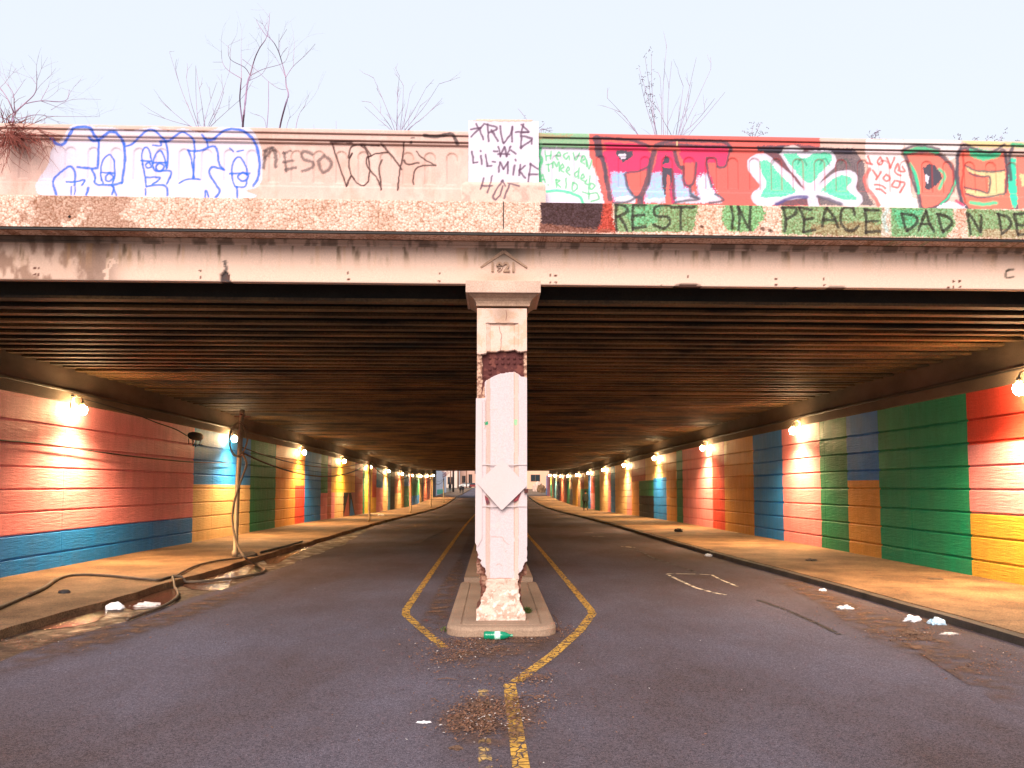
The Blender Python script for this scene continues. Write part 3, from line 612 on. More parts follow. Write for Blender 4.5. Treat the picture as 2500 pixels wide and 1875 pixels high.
# --- parapet
PYF = 9.56
AL = atY(834, 400, PYF)[0]; AR = atY(1792, 400, PYF)[0]
zs = list(np.arange(5.15, 5.94, .0095))
prof = [(z, 0) for z in zs]+[(5.944, 0), (5.947, -.03), (5.965, -.03), (5.968, -.018), (5.974, -.018), (5.977, -.05)]+[(z, -.055) for z in np.arange(5.985, 6.045, .0095)]+[(6.045, -.055), (6.048, -.07)]+[(z, -.08) for z in np.arange(6.055, 6.10, .0095)]+[(6.105, -.072), (6.109, -.05), (6.115, .0), (6.115, .30), (5.1, .30)]
Z, X = np.meshgrid(np.array([p[0] for p in prof]), XS, indexing='ij'); O = np.array([p[1] for p in prof])[:, None]+0*X
def arches(X, Z, a0, pitch, w=.066, zb=5.455, zt=5.86):
    cx = a0+np.round((X-a0)/pitch)*pitch; dx = X-cx
    d = np.where(Z > zt-w, np.hypot(dx, Z-(zt-w))-w, np.maximum(np.abs(dx)-w, zb-Z)); return d
dA = np.where(X < CX, arches(X, Z, AL, .272), arches(X, Z, AR, .277)); frontrow = (O > -.001) & (O < .001)
rec = sstep(.004, -.012, dA)*.014*frontrow
O2 = O+rec-.018*frontrow*sstep(5.415, 5.40, Z)
Ygr = front(X, PYF)+O2
PX, PY = proj(X, Ygr, Z); px, py = PX.ravel(), PY.ravel()
c = np.tile(np.array((.60, .405, .355)), (px.size, 1)); k1 = fbm(px, py, .02, 61); k2 = fbm(px, py*.4, .06, 62)
darken(sstep(.5, .72, k1)*.35, (.50, .27, .20)); darken(sstep(.55, .7, k2)*.25, (.72, .55, .48))
darken(np.exp(-(np.minimum(np.abs(Z-5.944), np.abs(Z-6.047))/.006)**2).ravel()*.7, (.18, .06, .04))
darken(np.exp(-((Z-5.9755)/.004)**2).ravel()*.8, (.14, .05, .04))
darken((np.abs(dA.ravel()) < .010)*frontrow.ravel()*(dA.ravel() > -.006)*(Z.ravel() > 5.76)*.35, (.35, .16, .11))
P = Paint(px, py, c); R1, R2 = rg(1), rg(2); WH = (.62, .565, .68); BL = (.008, .11, .62)
# white blob and blue outlines, left
P.fill(R1(375, 480, 400, 360, 480, 280, 540, 190, 640, 165, 740, 190, 850, 190, 960, 215, 1060, 210, 1190, 190, 1300, 220, 1420, 200, 1540, 230, 1640, 215, 1760, 170, 1880, 190, 1960, 230, 2010, 340, 2030, 500, 2000, 640, 1900, 680, 1870, 740, 380, 740), WH, alpha=.93, smooth=True, mottle=.12)
P.fill(R1(480, 240, 2000, 260, 1990, 310, 480, 290), (.64, .40, .32), alpha=.45, edge=6, mottle=.5)
for q, w in (((395, 275, 440, 320, 490, 320, 530, 260, 570, 200, 630, 188, 690, 195, 725, 250, 750, 280), 5), ((690, 270, 720, 295, 770, 285, 840, 230, 890, 230, 930, 270, 955, 320), 5),
             ((955, 320, 965, 420, 955, 520, 940, 620), 4.4), ((760, 290, 760, 380, 755, 480, 735, 510, 600, 500), 4), ((710, 520, 735, 580, 740, 630, 860, 635, 940, 620), 4),
             ((435, 710, 410, 640, 420, 590, 480, 530, 545, 495, 580, 550, 575, 640), 4), ((515, 615, 590, 610, 655, 600, 630, 640), 3.2), ((680, 660, 665, 715), 4), ((550, 650, 548, 710), 2.5), ((582, 655, 575, 710), 2.5),
             ((860, 640, 880, 660, 865, 710), 3.4), ((875, 650, 895, 715), 3.4),
             ((785, 600, 778, 520, 800, 440, 845, 405, 880, 450, 885, 560, 870, 620), 3), ((780, 540, 880, 545), 3), ((800, 625, 785, 590), 3), ((845, 545, 815, 570, 820, 600, 850, 605, 875, 575, 845, 545), 3),
             ((965, 340, 1020, 320, 1080, 260, 1140, 215, 1200, 220, 1250, 270, 1280, 300), 3.6), ((1280, 300, 1295, 400, 1290, 500), 3.6), ((1235, 300, 1300, 300, 1350, 260, 1410, 230, 1460, 255, 1500, 300), 3.6), ((1500, 300, 1500, 400, 1490, 580), 3.4),
             ((1100, 480, 1095, 400, 1120, 345, 1150, 370, 1170, 450, 1180, 500), 3), ((1090, 450, 1165, 455), 3), ((1150, 460, 1125, 480, 1140, 505, 1165, 495, 1150, 460), 3), ((1180, 470, 1200, 400, 1240, 375, 1265, 420, 1285, 510), 3), ((1185, 465, 1285, 465), 3),
             ((1235, 470, 1205, 490, 1215, 525, 1250, 525, 1265, 490, 1235, 470), 3.4), ((1180, 500, 1210, 530, 1270, 525, 1320, 540, 1290, 630), 3.4), ((1100, 480, 1120, 580, 1130, 650), 3.4), ((1130, 580, 1235, 580, 1180, 630), 3.2), ((1130, 650, 1230, 635, 1285, 655, 1290, 720), 3.6), ((1120, 670, 1125, 715), 3),
             ((1240, 300, 1240, 335, 1180, 330), 3), ((1450, 370, 1540, 375, 1660, 340, 1690, 470, 1730, 520), 3.6), ((1455, 375, 1480, 460, 1495, 580), 3), ((1380, 625, 1450, 590, 1540, 595), 3), ((1560, 255, 1600, 290, 1650, 280, 1720, 220, 1790, 205, 1870, 220, 1930, 260, 1975, 330, 2000, 440, 1995, 570, 1955, 640), 4.6),
             ((1590, 280, 1605, 340), 3), ((1720, 515, 1640, 500, 1615, 540, 1650, 610, 1695, 680, 1660, 735), 4), ((1580, 730, 1590, 680, 1610, 725), 3.4),
             ((1790, 560, 1790, 490, 1820, 430, 1860, 430, 1900, 500, 1905, 560), 3), ((1770, 550, 1925, 545), 3), ((1875, 540, 1835, 570, 1860, 605, 1900, 600, 1915, 560, 1875, 540), 3.6), ((1790, 560, 1800, 620, 1820, 650, 1890, 650, 1905, 610), 3), ((1825, 650, 1830, 735), 3.6), ((1770, 350, 1800, 380), 2.4), ((1830, 380, 1880, 370), 2.4)):
    P.stroke(R1(*q), w*1.35+.6, BL, soft=1.3)
DK = (.045, .03, .035)
for q, w in (((130, 470, 140, 350), 8), ((135, 350, 190, 330, 215, 370, 215, 460), 9), ((140, 400, 190, 330), 7)): P.stroke(R2(*q), w, DK, soft=2.4, alpha=.85, spray=3)
for q, w in (((270, 365, 325, 350), 5), ((275, 360, 285, 430, 290, 500), 6), ((270, 430, 340, 420), 6), ((285, 485, 360, 470), 7), ((480, 375, 430, 350, 400, 375, 420, 410, 480, 430, 480, 470, 410, 495), 7), ((560, 390, 525, 430, 550, 500, 600, 480, 615, 430, 565, 385), 8)): P.stroke(R2(*q), w, DK, soft=2.0, alpha=.8, spray=2.5)
for q, w in (((610, 290, 700, 285, 765, 292), 6), ((620, 295, 650, 380, 690, 500, 725, 605), 4), ((725, 605, 755, 535, 780, 550), 5), ((765, 370, 740, 430, 760, 520, 800, 580, 850, 600, 885, 550, 890, 440, 870, 350, 820, 305), 4), ((765, 370, 740, 400, 760, 320, 830, 305, 960, 310), 4.6), ((850, 310, 900, 380, 870, 400, 880, 470, 940, 540, 975, 625), 4),
             ((880, 400, 930, 370, 1020, 360), 4), ((975, 295, 1020, 350, 1080, 420, 1120, 480), 5), ((1140, 295, 1130, 400, 1110, 480, 1095, 630), 4.2), ((980, 415, 960, 470, 970, 560, 975, 630), 4), ((1140, 415, 1160, 445, 1245, 435), 4.4), ((1230, 350, 1270, 400, 1370, 455), 3.8), ((1370, 455, 1260, 460, 1220, 490, 1205, 555, 1210, 590), 4)): P.stroke(R2(*q), w, (.045, .015, .015), soft=1.1)
P.stroke(R2(1285, 240, 1380, 245, 1470, 228, 1500, 250, 1525, 300), 9, DK, soft=1.6)
P.stroke(R2(1190, 285, 1188, 288), 6, DK); P.stroke(R2(1190, 257, 1215, 257), 3, DK)
# right side mural
RD = (.66, .125, .11); MG = (.72, .045, .13); GY = (.075, .065, .09); G2 = (.03, .55, .30); LB = (.20, .58, .86); CR = (.66, .50, .26)
P.fill(R3(215, 120, 640, 120, 640, 250, 620, 290, 215, 290), (.10, .40, .20), alpha=.85, edge=8, mottle=.3)
P.fill(R3(215, 270, 640, 280, 660, 400, 700, 500, 760, 640, 770, 745, 215, 745), WH, alpha=.96, edge=5)
P.fill(R3(215, 150, 420, 170, 520, 165, 420, 200, 215, 205), (.40, .28, .16), alpha=.8, edge=8)
P.fill(R3(640, 100, 2560, 100, 2560, 760, 770, 760, 740, 620, 700, 480, 640, 330), RD, edge=4)
P.fill(R4(2250, 190, 4000, 220, 4000, 790, 2250, 760), RD, edge=4)
P.stroke(R3(235, 280, 225, 330, 245, 380, 225, 450, 240, 560), 8, (.04, .45, .16), soft=2)
GL = (.10, .46, .20)
for q in ((275, 300, 285, 380), (325, 305, 320, 370), (280, 345, 325, 340), (365, 345, 385, 310, 405, 340, 370, 350, 385, 375), (460, 320, 430, 335, 445, 370, 470, 345, 475, 375), (505, 320, 530, 380, 560, 320), (570, 390, 590, 340, 610, 360, 575, 390, 600, 410), (620, 430, 615, 370, 640, 450, 660, 380),
          (300, 410, 305, 470), (280, 415, 340, 405), (340, 440, 350, 390, 370, 430, 390, 395, 395, 470), (400, 450, 430, 440, 420, 410, 400, 450, 430, 475), (450, 470, 480, 455, 465, 430, 450, 470, 480, 500), (545, 470, 520, 490, 530, 520, 550, 500, 555, 440, 550, 530), (570, 530, 600, 520, 590, 490, 570, 530, 600, 555), (620, 540, 610, 570, 640, 580, 650, 510),
          (230, 560, 255, 500, 275, 560), (240, 540, 270, 540), (300, 580, 303, 583), (365, 540, 370, 600), (365, 540, 400, 550, 370, 570, 405, 605), (450, 530, 450, 610), (505, 560, 500, 630, 540, 620, 540, 580, 505, 560), (640, 600, 660, 570, 690, 590, 660, 620, 640, 600, 640, 700), (640, 660, 700, 650, 720, 700, 660, 720), (585, 640, 640, 660)):
    P.stroke(R3(*q), 4.2, GL, soft=1.4)
P.stroke(R3(285, 640, 380, 630, 480, 650, 560, 680, 590, 735), 7, (.06, .60, .30), soft=1.6)
# PAT letters
P.fill(R3(780, 230, 960, 240, 1080, 235, 1140, 285, 1130, 300, 1160, 340, 1160, 420, 1140, 470, 1040, 490, 960, 520, 980, 600, 1020, 690, 840, 735, 810, 520, 790, 400, 690, 340, 780, 300), MG, edge=4)
P.fill(R3(1210, 300, 1340, 290, 1380, 430, 1420, 480, 1500, 700, 1330, 740, 1290, 520, 1240, 480, 1100, 740, 1090, 700, 1180, 450), MG, edge=4)
P.fill(R3(1390, 250, 1790, 250, 1800, 330, 1780, 420, 1700, 440, 1610, 400, 1650, 500, 1700, 650, 1740, 700, 1540, 740, 1540, 640, 1530, 560, 1520, 400, 1420, 400), MG, edge=4)
P.fill(R3(820, 470, 950, 480, 980, 600, 1025, 690, 850, 735, 815, 600), LB, edge=14, mottle=.55); P.fill(R3(1160, 480, 1240, 470, 1260, 600, 1280, 700, 1095, 735, 1110, 640), LB, edge=14, mottle=.55)
P.fill(R3(1340, 500, 1410, 480, 1440, 600, 1560, 690, 1360, 740), LB, edge=14, mottle=.55); P.fill(R3(1530, 520, 1620, 480, 1680, 640, 1750, 700, 1560, 740, 1540, 640), (.45, .68, .86), edge=14, mottle=.4)
P.fill(R3(850, 690, 1030, 670, 1030, 735, 850, 738), WH, edge=8); P.fill(R3(1110, 690, 1280, 690, 1280, 735, 1100, 738), WH, edge=8, alpha=.7); P.fill(R3(1370, 690, 1540, 680, 1560, 735, 1370, 740), WH, edge=8, alpha=.8); P.fill(R3(1570, 670, 1740, 690, 1750, 735, 1570, 740), WH, edge=8, alpha=.7)
P.fill(R3(860, 290, 1000, 300, 1010, 340, 920, 400, 870, 340), GY, edge=4); P.fill(R3(880, 325, 945, 325, 950, 365, 905, 370), WH, edge=3)
P.fill(R3(945, 490, 1135, 460, 1130, 560, 1050, 670, 1000, 660, 930, 510), RD, edge=3)
P.fill(R3(1380, 310, 1500, 320, 1520, 400, 1430, 400), MG, edge=4); P.fill(R3(1425, 440, 1505, 440, 1490, 580, 1440, 560), RD, edge=3)
P.fill(R3(1620, 400, 1700, 400, 1700, 600, 1670, 560), RD, edge=3); P.fill(R3(1245, 430, 1330, 440, 1320, 590, 1300, 740, 1250, 600), GY, edge=5); P.fill(R3(1285, 500, 1310, 500, 1310, 740, 1280, 740), RD, edge=3)
P.fill(R3(1280, 320, 1315, 400, 1245, 410), GY, edge=5)
for q, w in (((700, 200, 715, 240, 720, 320), 19), ((715, 310, 760, 400, 790, 560, 815, 700), 12), ((700, 340, 745, 345, 770, 420, 780, 560), 5), ((950, 480, 1050, 470, 1140, 430), 5), ((940, 500, 960, 600, 1010, 670, 1060, 690), 7), ((1180, 310, 1150, 420, 1130, 540, 1070, 680, 1060, 735), 14), ((1140, 360, 1140, 580), 4),
             ((1350, 310, 1380, 420, 1420, 440), 10), ((1420, 430, 1430, 560, 1470, 590, 1510, 560, 1530, 400), 7), ((1330, 470, 1340, 600, 1345, 700), 9), ((1620, 360, 1620, 440, 1660, 600), 6), ((1620, 360, 1690, 365, 1705, 430), 5), ((1705, 435, 1770, 430, 1795, 350, 1810, 290), 6), ((1345, 735, 1450, 715, 1560, 700, 1480, 680), 6), ((840, 735, 960, 725, 1030, 690, 1080, 690, 1085, 735), 6), ((1480, 600, 1490, 660, 1545, 690), 7), ((1640, 735, 1760, 710, 1690, 660), 6),
             ((720, 190, 850, 200, 1000, 215, 1080, 240, 1140, 265), 8), ((1190, 250, 1340, 215, 1480, 215, 1620, 220, 1760, 230, 1810, 260, 1820, 300), 9), ((1180, 265, 1370, 245, 1560, 262, 1800, 265), 7)): P.stroke(R3(*q), w, GY, soft=2, spray=2)
P.stroke(R3(1370, 225, 1370, 262), 4, CR); P.stroke(R3(770, 240, 900, 245, 1060, 262), 6, MG, soft=2)
# shamrock
P.fill(R4(150, 240, 480, 230, 780, 260, 900, 260, 980, 380, 985, 520, 1010, 620, 1060, 700, 290, 700, 200, 660, 130, 600, 170, 540), GY, edge=5, mottle=.35)
P.fill(R4(60, 330, 180, 270, 210, 300, 120, 420, 190, 540, 110, 620, 150, 700, 60, 700), RD, edge=3)
leafL = R4(150, 320, 220, 320, 300, 390, 400, 470, 470, 560, 560, 610, 430, 640, 330, 650, 250, 690, 170, 690, 120, 630, 190, 550, 110, 440, 95, 360)
leafT = R4(340, 290, 420, 265, 520, 300, 600, 285, 700, 290, 745, 330, 740, 390, 660, 470, 570, 580, 480, 490, 400, 390)
leafR = R4(590, 590, 680, 520, 760, 460, 860, 445, 915, 480, 900, 570, 950, 640, 930, 690, 840, 690, 720, 650)
for lf in (leafL, leafT, leafR): P.fill(lf, WH, smooth=True); P.stroke(lf+[lf[0]], 10, WH)
P.stroke(R4(330, 300, 350, 270, 430, 245, 500, 270), 6, (.55, .5, .5)); P.stroke(R4(570, 590, 590, 700), 26, WH); P.stroke(R4(570, 540, 590, 620), 18, WH)
def shrink(p, k): cx = sum(a for a, _ in p)/len(p); cy = sum(b for _, b in p)/len(p); return [(cx+(a-cx)*k, cy+(b-cy)*k) for a, b in p]
P.fill(R4(165, 355, 240, 360, 320, 450, 390, 520, 450, 590, 360, 630, 200, 640, 185, 610, 225, 540, 190, 450), G2, smooth=True, mottle=.35, edge=4)
P.fill(R4(350, 305, 440, 300, 520, 335, 600, 300, 710, 300, 730, 350, 640, 450, 560, 530, 480, 470, 410, 390), G2, smooth=True, mottle=.35, edge=4)
P.fill(R4(640, 590, 720, 510, 800, 470, 870, 480, 880, 520, 840, 570, 920, 650, 800, 650, 700, 610), G2, smooth=True, mottle=.35, edge=4)
P.stroke(R4(300, 690, 420, 640, 540, 635), 8, (.08, .07, .22), soft=3); P.stroke(R4(620, 630, 720, 660, 800, 690), 8, (.1, .08, .12), soft=3)
P.fill(R4(150, 262, 370, 240, 330, 300, 160, 285), GY, edge=4); P.fill(R4(530, 265, 890, 262, 890, 300, 760, 300, 700, 275), GY, edge=4)
for a in (300, 495, 670, 830): P.stroke(R4(a-30, 380, a-10, 345, a+15, 345, a+40, 390), 4, (.03, .08, .06), alpha=.6)
# love you + DE..
P.fill(R4(990, 190, 1300, 195, 1260, 300, 1320, 420, 1350, 640, 1420, 660, 1440, 725, 1085, 725, 1100, 690, 1010, 600, 985, 500, 1010, 400, 985, 300), (.80, .62, .64), edge=4)
P.stroke(R4(1020, 420, 985, 500, 1010, 580, 1060, 640, 1090, 700), 9, RD, soft=2)
for q in ((1010, 320, 1030, 380), (1000, 370, 1040, 385), (1105, 330, 1080, 360, 1100, 385, 1125, 360, 1105, 330), (1155, 330, 1180, 410), (1215, 330, 1180, 410), (1250, 420, 1240, 380, 1215, 440, 1260, 470), (1275, 400, 1290, 440, 1245, 430),
          (1045, 430, 1080, 480), (1110, 440, 1070, 500), (1150, 460, 1125, 490, 1150, 515, 1180, 490, 1150, 460), (1215, 510, 1195, 550, 1240, 560, 1255, 520), (1230, 510, 1290, 530, 1255, 600), (1060, 540, 1110, 545, 1140, 570), (1070, 575, 1110, 580, 1145, 610)): P.stroke(R4(*q), 5, (.62, .09, .08), soft=1.6)
P.fill(R4(1290, 190, 1730, 200, 1700, 320, 1650, 350, 1560, 280, 1380, 240, 1290, 260), (.72, .64, .66), alpha=.8, edge=5)
P.fill(R4(1730, 200, 2300, 220, 2300, 260, 1800, 250), CR, edge=5)
D1 = R4(1290, 300, 1420, 285, 1540, 300, 1640, 380, 1680, 480, 1650, 600, 1560, 700, 1430, 730, 1400, 620, 1370, 480, 1320, 380)
P.fill(D1, (.72, .17, .13), smooth=True); P.stroke(D1+[D1[0]], 10, GY, soft=2.2, spray=2)
P.stroke(R4(1330, 380, 1380, 470, 1400, 600), 8, G2, soft=2); P.stroke(R4(1300, 290, 1420, 262, 1540, 285), 11, (.03, .4, .2), soft=2); P.stroke(R4(1560, 420, 1600, 470, 1560, 570), 7, G2, soft=3); P.stroke(R4(1690, 500, 1640, 620, 1560, 700), 4, G2, soft=2)
P.fill(R4(1430, 410, 1500, 380, 1560, 440, 1570, 510, 1460, 580, 1450, 480), GY, smooth=True, edge=4); P.fill(R4(1455, 450, 1485, 480, 1470, 540, 1450, 500), WH)
P.stroke(R4(1310, 360, 1340, 480, 1380, 590), 7, GY, soft=2)
P.stroke(R4(1270, 280, 1340, 245, 1440, 240, 1560, 265), 6, GY, soft=2)
E1 = R4(1700, 300, 1760, 260, 1900, 330, 2000, 300, 2060, 280, 2080, 400, 2100, 560, 2150, 730, 1780, 730, 1720, 600, 1700, 450)
P.fill(E1, (.70, .17, .12), edge=4); P.stroke(E1+[E1[0]], 8, GY, soft=2.2, spray=2)
P.fill(R4(1790, 250, 2040, 290, 2020, 330, 1900, 360, 1790, 320), (.03, .5, .26), edge=6, mottle=.3)
P.fill(R4(1755, 400, 1860, 430, 1990, 440, 2065, 430, 2065, 620, 1940, 640, 1790, 620, 1750, 570, 1940, 600, 1940, 480, 1870, 470, 1790, 440), CR, edge=4)
for q, w in (((1755, 390, 1840, 430, 1980, 440, 2060, 430), 5), ((1790, 450, 1880, 480, 1945, 480, 1940, 600, 1880, 590, 1750, 560), 5), ((1760, 610, 1880, 640, 2060, 610), 5), ((1700, 320, 1740, 230, 1840, 270, 1960, 290, 2060, 230), 7), ((1700, 340, 1690, 480, 1720, 640, 1780, 730), 7), ((2070, 300, 2080, 450, 2070, 600), 6)): P.stroke(R4(*q), w, GY, soft=2, spray=2)
P.stroke(R4(1740, 300, 1745, 420, 1730, 560, 1760, 680), 5, (.55, .05, .04), soft=2); P.stroke(R4(1800, 680, 1900, 690, 2000, 680), 9, G2, soft=3)
P.fill(R4(2100, 330, 2150, 340, 2150, 500, 2180, 680, 2130, 730, 2090, 560), (.05, .55, .36), edge=5); P.fill(R4(2150, 320, 2300, 330, 2300, 730, 2170, 725, 2150, 520), (.66, .18, .14), edge=4); P.fill(R4(2175, 460, 2230, 450, 2300, 560, 2200, 560), CR, edge=5); P.stroke(R4(2130, 240, 2100, 330, 2110, 500), 8, GY, soft=2); P.stroke(R4(2120, 230, 2230, 240), 10, (.04, .4, .2), soft=3)
P.fill(R4(1540, 710, 1640, 665, 1740, 690, 1770, 725, 1540, 728), WH, edge=4); P.stroke(R4(1690, 660, 1740, 700), 6, MG, soft=2)
# dark groove lines of the coping stay visible through the paint
c = P.c
darken((px > 1325)*np.exp(-(np.minimum(np.abs(Z-5.9755), np.abs(Z-6.047))/.0045)**2).ravel()*.85, (.05, .02, .03))
darken((np.abs(dA.ravel()) < .009)*frontrow.ravel()*(dA.ravel() > -.006)*(px > 1600)*.4, (.40, .03, .03))
bl(grid('parapet', X, Ygr, Z, c, M['facade']))

# --- pier of the parapet, with its rubble plinth
def block(name, x0, x1, yf, z0, z1, depth, basec, paintf, m, step=.0085, chamfer=.0, roundtop=0):
    xs = np.concatenate([[x0, x0], np.arange(x0, x1, step), [x1, x1, x1]]); zz = np.concatenate([np.arange(z0, z1, step), [z1, z1, z1]])
    Z, X = np.meshgrid(zz, xs, indexing='ij'); Y = np.full_like(X, yf); Y[:, 0] += depth; Y[:, -1] += depth; Y[-1, :] = yf+depth
    if roundtop:
        d = np.maximum(0, Z-(z1-roundtop)); 
        X = np.clip(X, x0+d*d/roundtop*.9, x1-d*d/roundtop*.9); Y[:-1] += (d*d/roundtop)[:-1]*.5
    PX, PY = proj(X, np.full_like(X, yf), Z); cc = np.tile(np.array(basec), (X.size, 1)); P = Paint(PX.ravel(), PY.ravel(), cc)
    k = fbm(P.u, P.v, .05, 71)[:, None]; P.c = P.c*(1-.25*sstep(.5, .7, k))
    if paintf: paintf(P)
    return bl(grid(name, X, Y, Z, P.c, m))
def pier_paint(P):
    P.fill([(1120, 296), (1340, 296), (1340, 450), (1120, 450)], (.63, .56, .67), alpha=.95, edge=3)
    P.fill(R2(1640, 120, 2060, 120, 2060, 140, 1640, 138), (.6, .33, .28), alpha=.7)
    BR = (.10, .05, .09)
    for q in ((1660, 155, 1690, 210, 1710, 265), (1620, 195, 1690, 185), (1710, 165, 1660, 210, 1625, 245), (1740, 155, 1750, 280), (1715, 155, 1800, 175, 1800, 200, 1750, 215), (1770, 200, 1815, 280), (1830, 170, 1850, 290), (1920, 175, 1910, 230, 1855, 295), (1920, 175, 1915, 285),
              (2000, 155, 1980, 245), (1985, 160, 2030, 200, 2035, 215, 1990, 215), (1945, 215, 2035, 215), (1985, 240, 2060, 260, 2060, 300), (1980, 325, 2060, 270), (1985, 255, 1980, 330),
              (1630, 355, 1640, 435), (1640, 435, 1670, 430), (1695, 385, 1700, 445), (1690, 350, 1692, 354), (1725, 375, 1740, 460), (1740, 460, 1770, 455), (1775, 425, 1795, 427),
              (1820, 320, 1835, 390), (1860, 320, 1835, 385), (1865, 325, 1880, 390), (1905, 320, 1880, 385), (1785, 350, 1810, 352), (1910, 345, 1945, 372), (1815, 372, 1900, 374),
              (1830, 430, 1820, 500), (1835, 430, 1855, 480), (1890, 430, 1855, 480), (1890, 430, 1885, 510), (1935, 455, 1925, 520), (1940, 412, 1942, 420), (1975, 450, 1970, 525), (2010, 455, 1970, 490, 2010, 545), (2050, 440, 2035, 580), (2050, 445, 2105, 480), (2040, 520, 2100, 520), (2035, 580, 2095, 590)):
        P.stroke(R2(*q), 5.0, BR, soft=1.5, smooth=len(q) > 6)
    hot(P)
def hot(P):
    BR = (.11, .06, .09)
    for q in ((1715, 545, 1700, 600, 1690, 625), (1700, 600, 1775, 598), (1775, 530, 1750, 620, 1740, 650), (1850, 560, 1800, 640, 1780, 680, 1800, 700, 1835, 660, 1850, 600), (1850, 565, 1870, 600), (1890, 580, 1970, 600), (1900, 590, 1880, 640, 1860, 690)): P.stroke(R2(*q), 4.6, BR, soft=1.6)
px0, px1 = atY(1144, 400, 9.44)[0], atY(1315, 400, 9.44)[0]
block('parapet_pier', px0, px1, 9.44, 5.42, 6.225, .5, (.7, .5, .45), pier_paint, M['facade'])
mb = MB(); mb.box(px0+.09, px1-.07, 9.47, 9.9, 6.227, 6.262); bl(mb.build('pier_cap', M['conc'], bevel=.012))
q0, q1 = atY(1127, 470, 9.40)[0], atY(1332, 470, 9.40)[0]
block('pier_plinth', q0, q1, 9.395, 5.184, 5.45, .5, (.66, .45, .38), hot, M['facade'], roundtop=.06)
# --- column
colm = empty('concrete_column', (CX, 10.03, ZW), 'white painted concrete column with cracked top, rust band and broken foot in the middle of the road', 'column')
def lc(o): o.parent = colm; o.matrix_parent_inverse = Matrix.Translation(-colm.location); return o
CF = 9.72; ZB, ZT = .11, 3.96
R5, R6 = rg(5), rg(6)
def edge_fn(pts, Y=CF):
    q = [atY(a, b, Y) for a, b in pts]; q.sort(key=lambda t: t[2]); return lambda z: np.interp(z, [t[2] for t in q], [t[0] for t in q])
xl, xr = CX-.313, CX+.307
xs = np.concatenate([[xl]*2, np.linspace(xl, xr, 125), [xr]*2]); zz = np.arange(ZB, ZT, .0055)
Z, X = np.meshgrid(zz, xs, indexing='ij')
fl = edge_fn(R6(366, 780, 375, 830, 395, 870, 415, 910, 440, 960, 450, 1010, 452, 1060, 450, 1140, 418, 1180, 410, 1240, 385, 1280, 360, 1300, 357, 1345, 357, 1400))
fr = edge_fn(R6(782, 895, 770, 925, 748, 955, 722, 990, 713, 1010, 713, 1060, 720, 1150, 730, 1240, 745, 1270, 768, 1310, 776, 1345, 776, 1400))
cl = edge_fn(R6(366, 990, 372, 1005, 400, 1010, 402, 1080, 412, 1130, 405, 1180, 405, 1240, 380, 1280, 360, 1300, 357, 1345, 357, 1400))
cr = edge_fn(R6(782, 1008, 775, 1016, 745, 1025, 736, 1100, 738, 1200, 748, 1265, 768, 1310, 776, 1345, 776, 1400))
zf = lambda y: atY(1225, y, CF)[2]
FLz, FRz, CLz, CRz = fl(Z), fr(Z), cl(Z), cr(Z)
FLz = np.where(Z > zf(1100+780*.30146), xl-.01, FLz); FRz = np.where(Z > zf(1100+895*.30146), xr+.01, FRz)
CLz = np.where(Z > zf(1100+990*.30146), xl, CLz); CRz = np.where(Z > zf(1100+1008*.30146), xr, CRz)
jag = (vnoise(Z, Z*0, 30, 5)-.5)*.03
PX0, PY0 = proj(X, np.full_like(X, CF), Z)
inface = (X > FLz+jag) & (X < FRz+jag)
low = Z < zf(1100+780*.30146)
Yc = np.full_like(X, CF); rough = fbm(PX0, PY0, .11, 81); 
# recessed panel with bevel
pl0, pl1 = atY(1050+455*.30146, 800, CF)[0], atY(1050+715*.30146, 800, CF)[0]; il0, il1 = atY(1050+488*.30146, 800, CF)[0], atY(1050+682*.30146, 800, CF)[0]; ptop = zf(789)
rr = np.clip(np.minimum((X-pl0)/(il0-pl0), (pl1-X)/(pl1-il1)), 0, 1)*(Z < ptop)*(Z > zf(1415))
rr = np.minimum(rr, np.clip((ptop-Z)/.02, 0, 1)); Yc += .03*rr
# rust band: breaks above and below
topb = edge_fn([(1160, 862), (1175, 864), (1187, 858), (1215, 857), (1222, 855), (1245, 856), (1258, 853), (1268, 858), (1290, 856)])
tb = np.interp(PX0, [1160, 1172, 1186, 1190, 1216, 1222, 1240, 1256, 1264, 1272, 1292], [862, 865, 863, 858, 857, 855, 856, 853, 858, 859, 856])+2.5*(rough-.5)
bb = np.interp(PX0, [1160, 1174, 1184, 1186, 1200, 1222, 1240, 1256, 1265, 1272, 1280, 1284, 1292], [975, 972, 932, 928, 920, 911, 908, 907, 912, 918, 919, 921, 920])+3*(rough-.5)
rustall = (PY0 > tb) & (PY0 < bb); rust = rustall & (PX0 > 1177+5*(rough-.5)) & (PX0 < 1279+5*(rough-.5))
Yc = np.where(rust, CF+.085+.01*(rough), Yc)
side_rough = ((PY0 > 915) & (PY0 < 972) & (PX0 < 1184)) | (rustall & ~rust)
Yc = np.where(side_rough, CF+.02+.05*rough, Yc)
broke = low & ~inface
Yc = np.where(broke, CF+.05+.09*rough, Yc)
plaster = np.where((PY0 > 1415), .010+.018*rough, 0); Yc = np.where(inface & (PY0 > 1415), CF+plaster, Yc)
Yc = np.where((PY0 > 1480) & inface, CF-.05*np.clip((PY0-1480)/20, 0, 1)+.02*rough, Yc)
for a in (485, 540, 590, 635, 685, 735):
    for b in (735, 778):
        rx, ry = 1050+a*.30146, 650+b*.30146; d = np.hypot(PX0-rx, PY0-ry); Yc = np.where(rust & (d < 4.2), Yc-.02*np.sqrt(np.clip(1-(d/4.2)**2, 0, 1)), Yc)
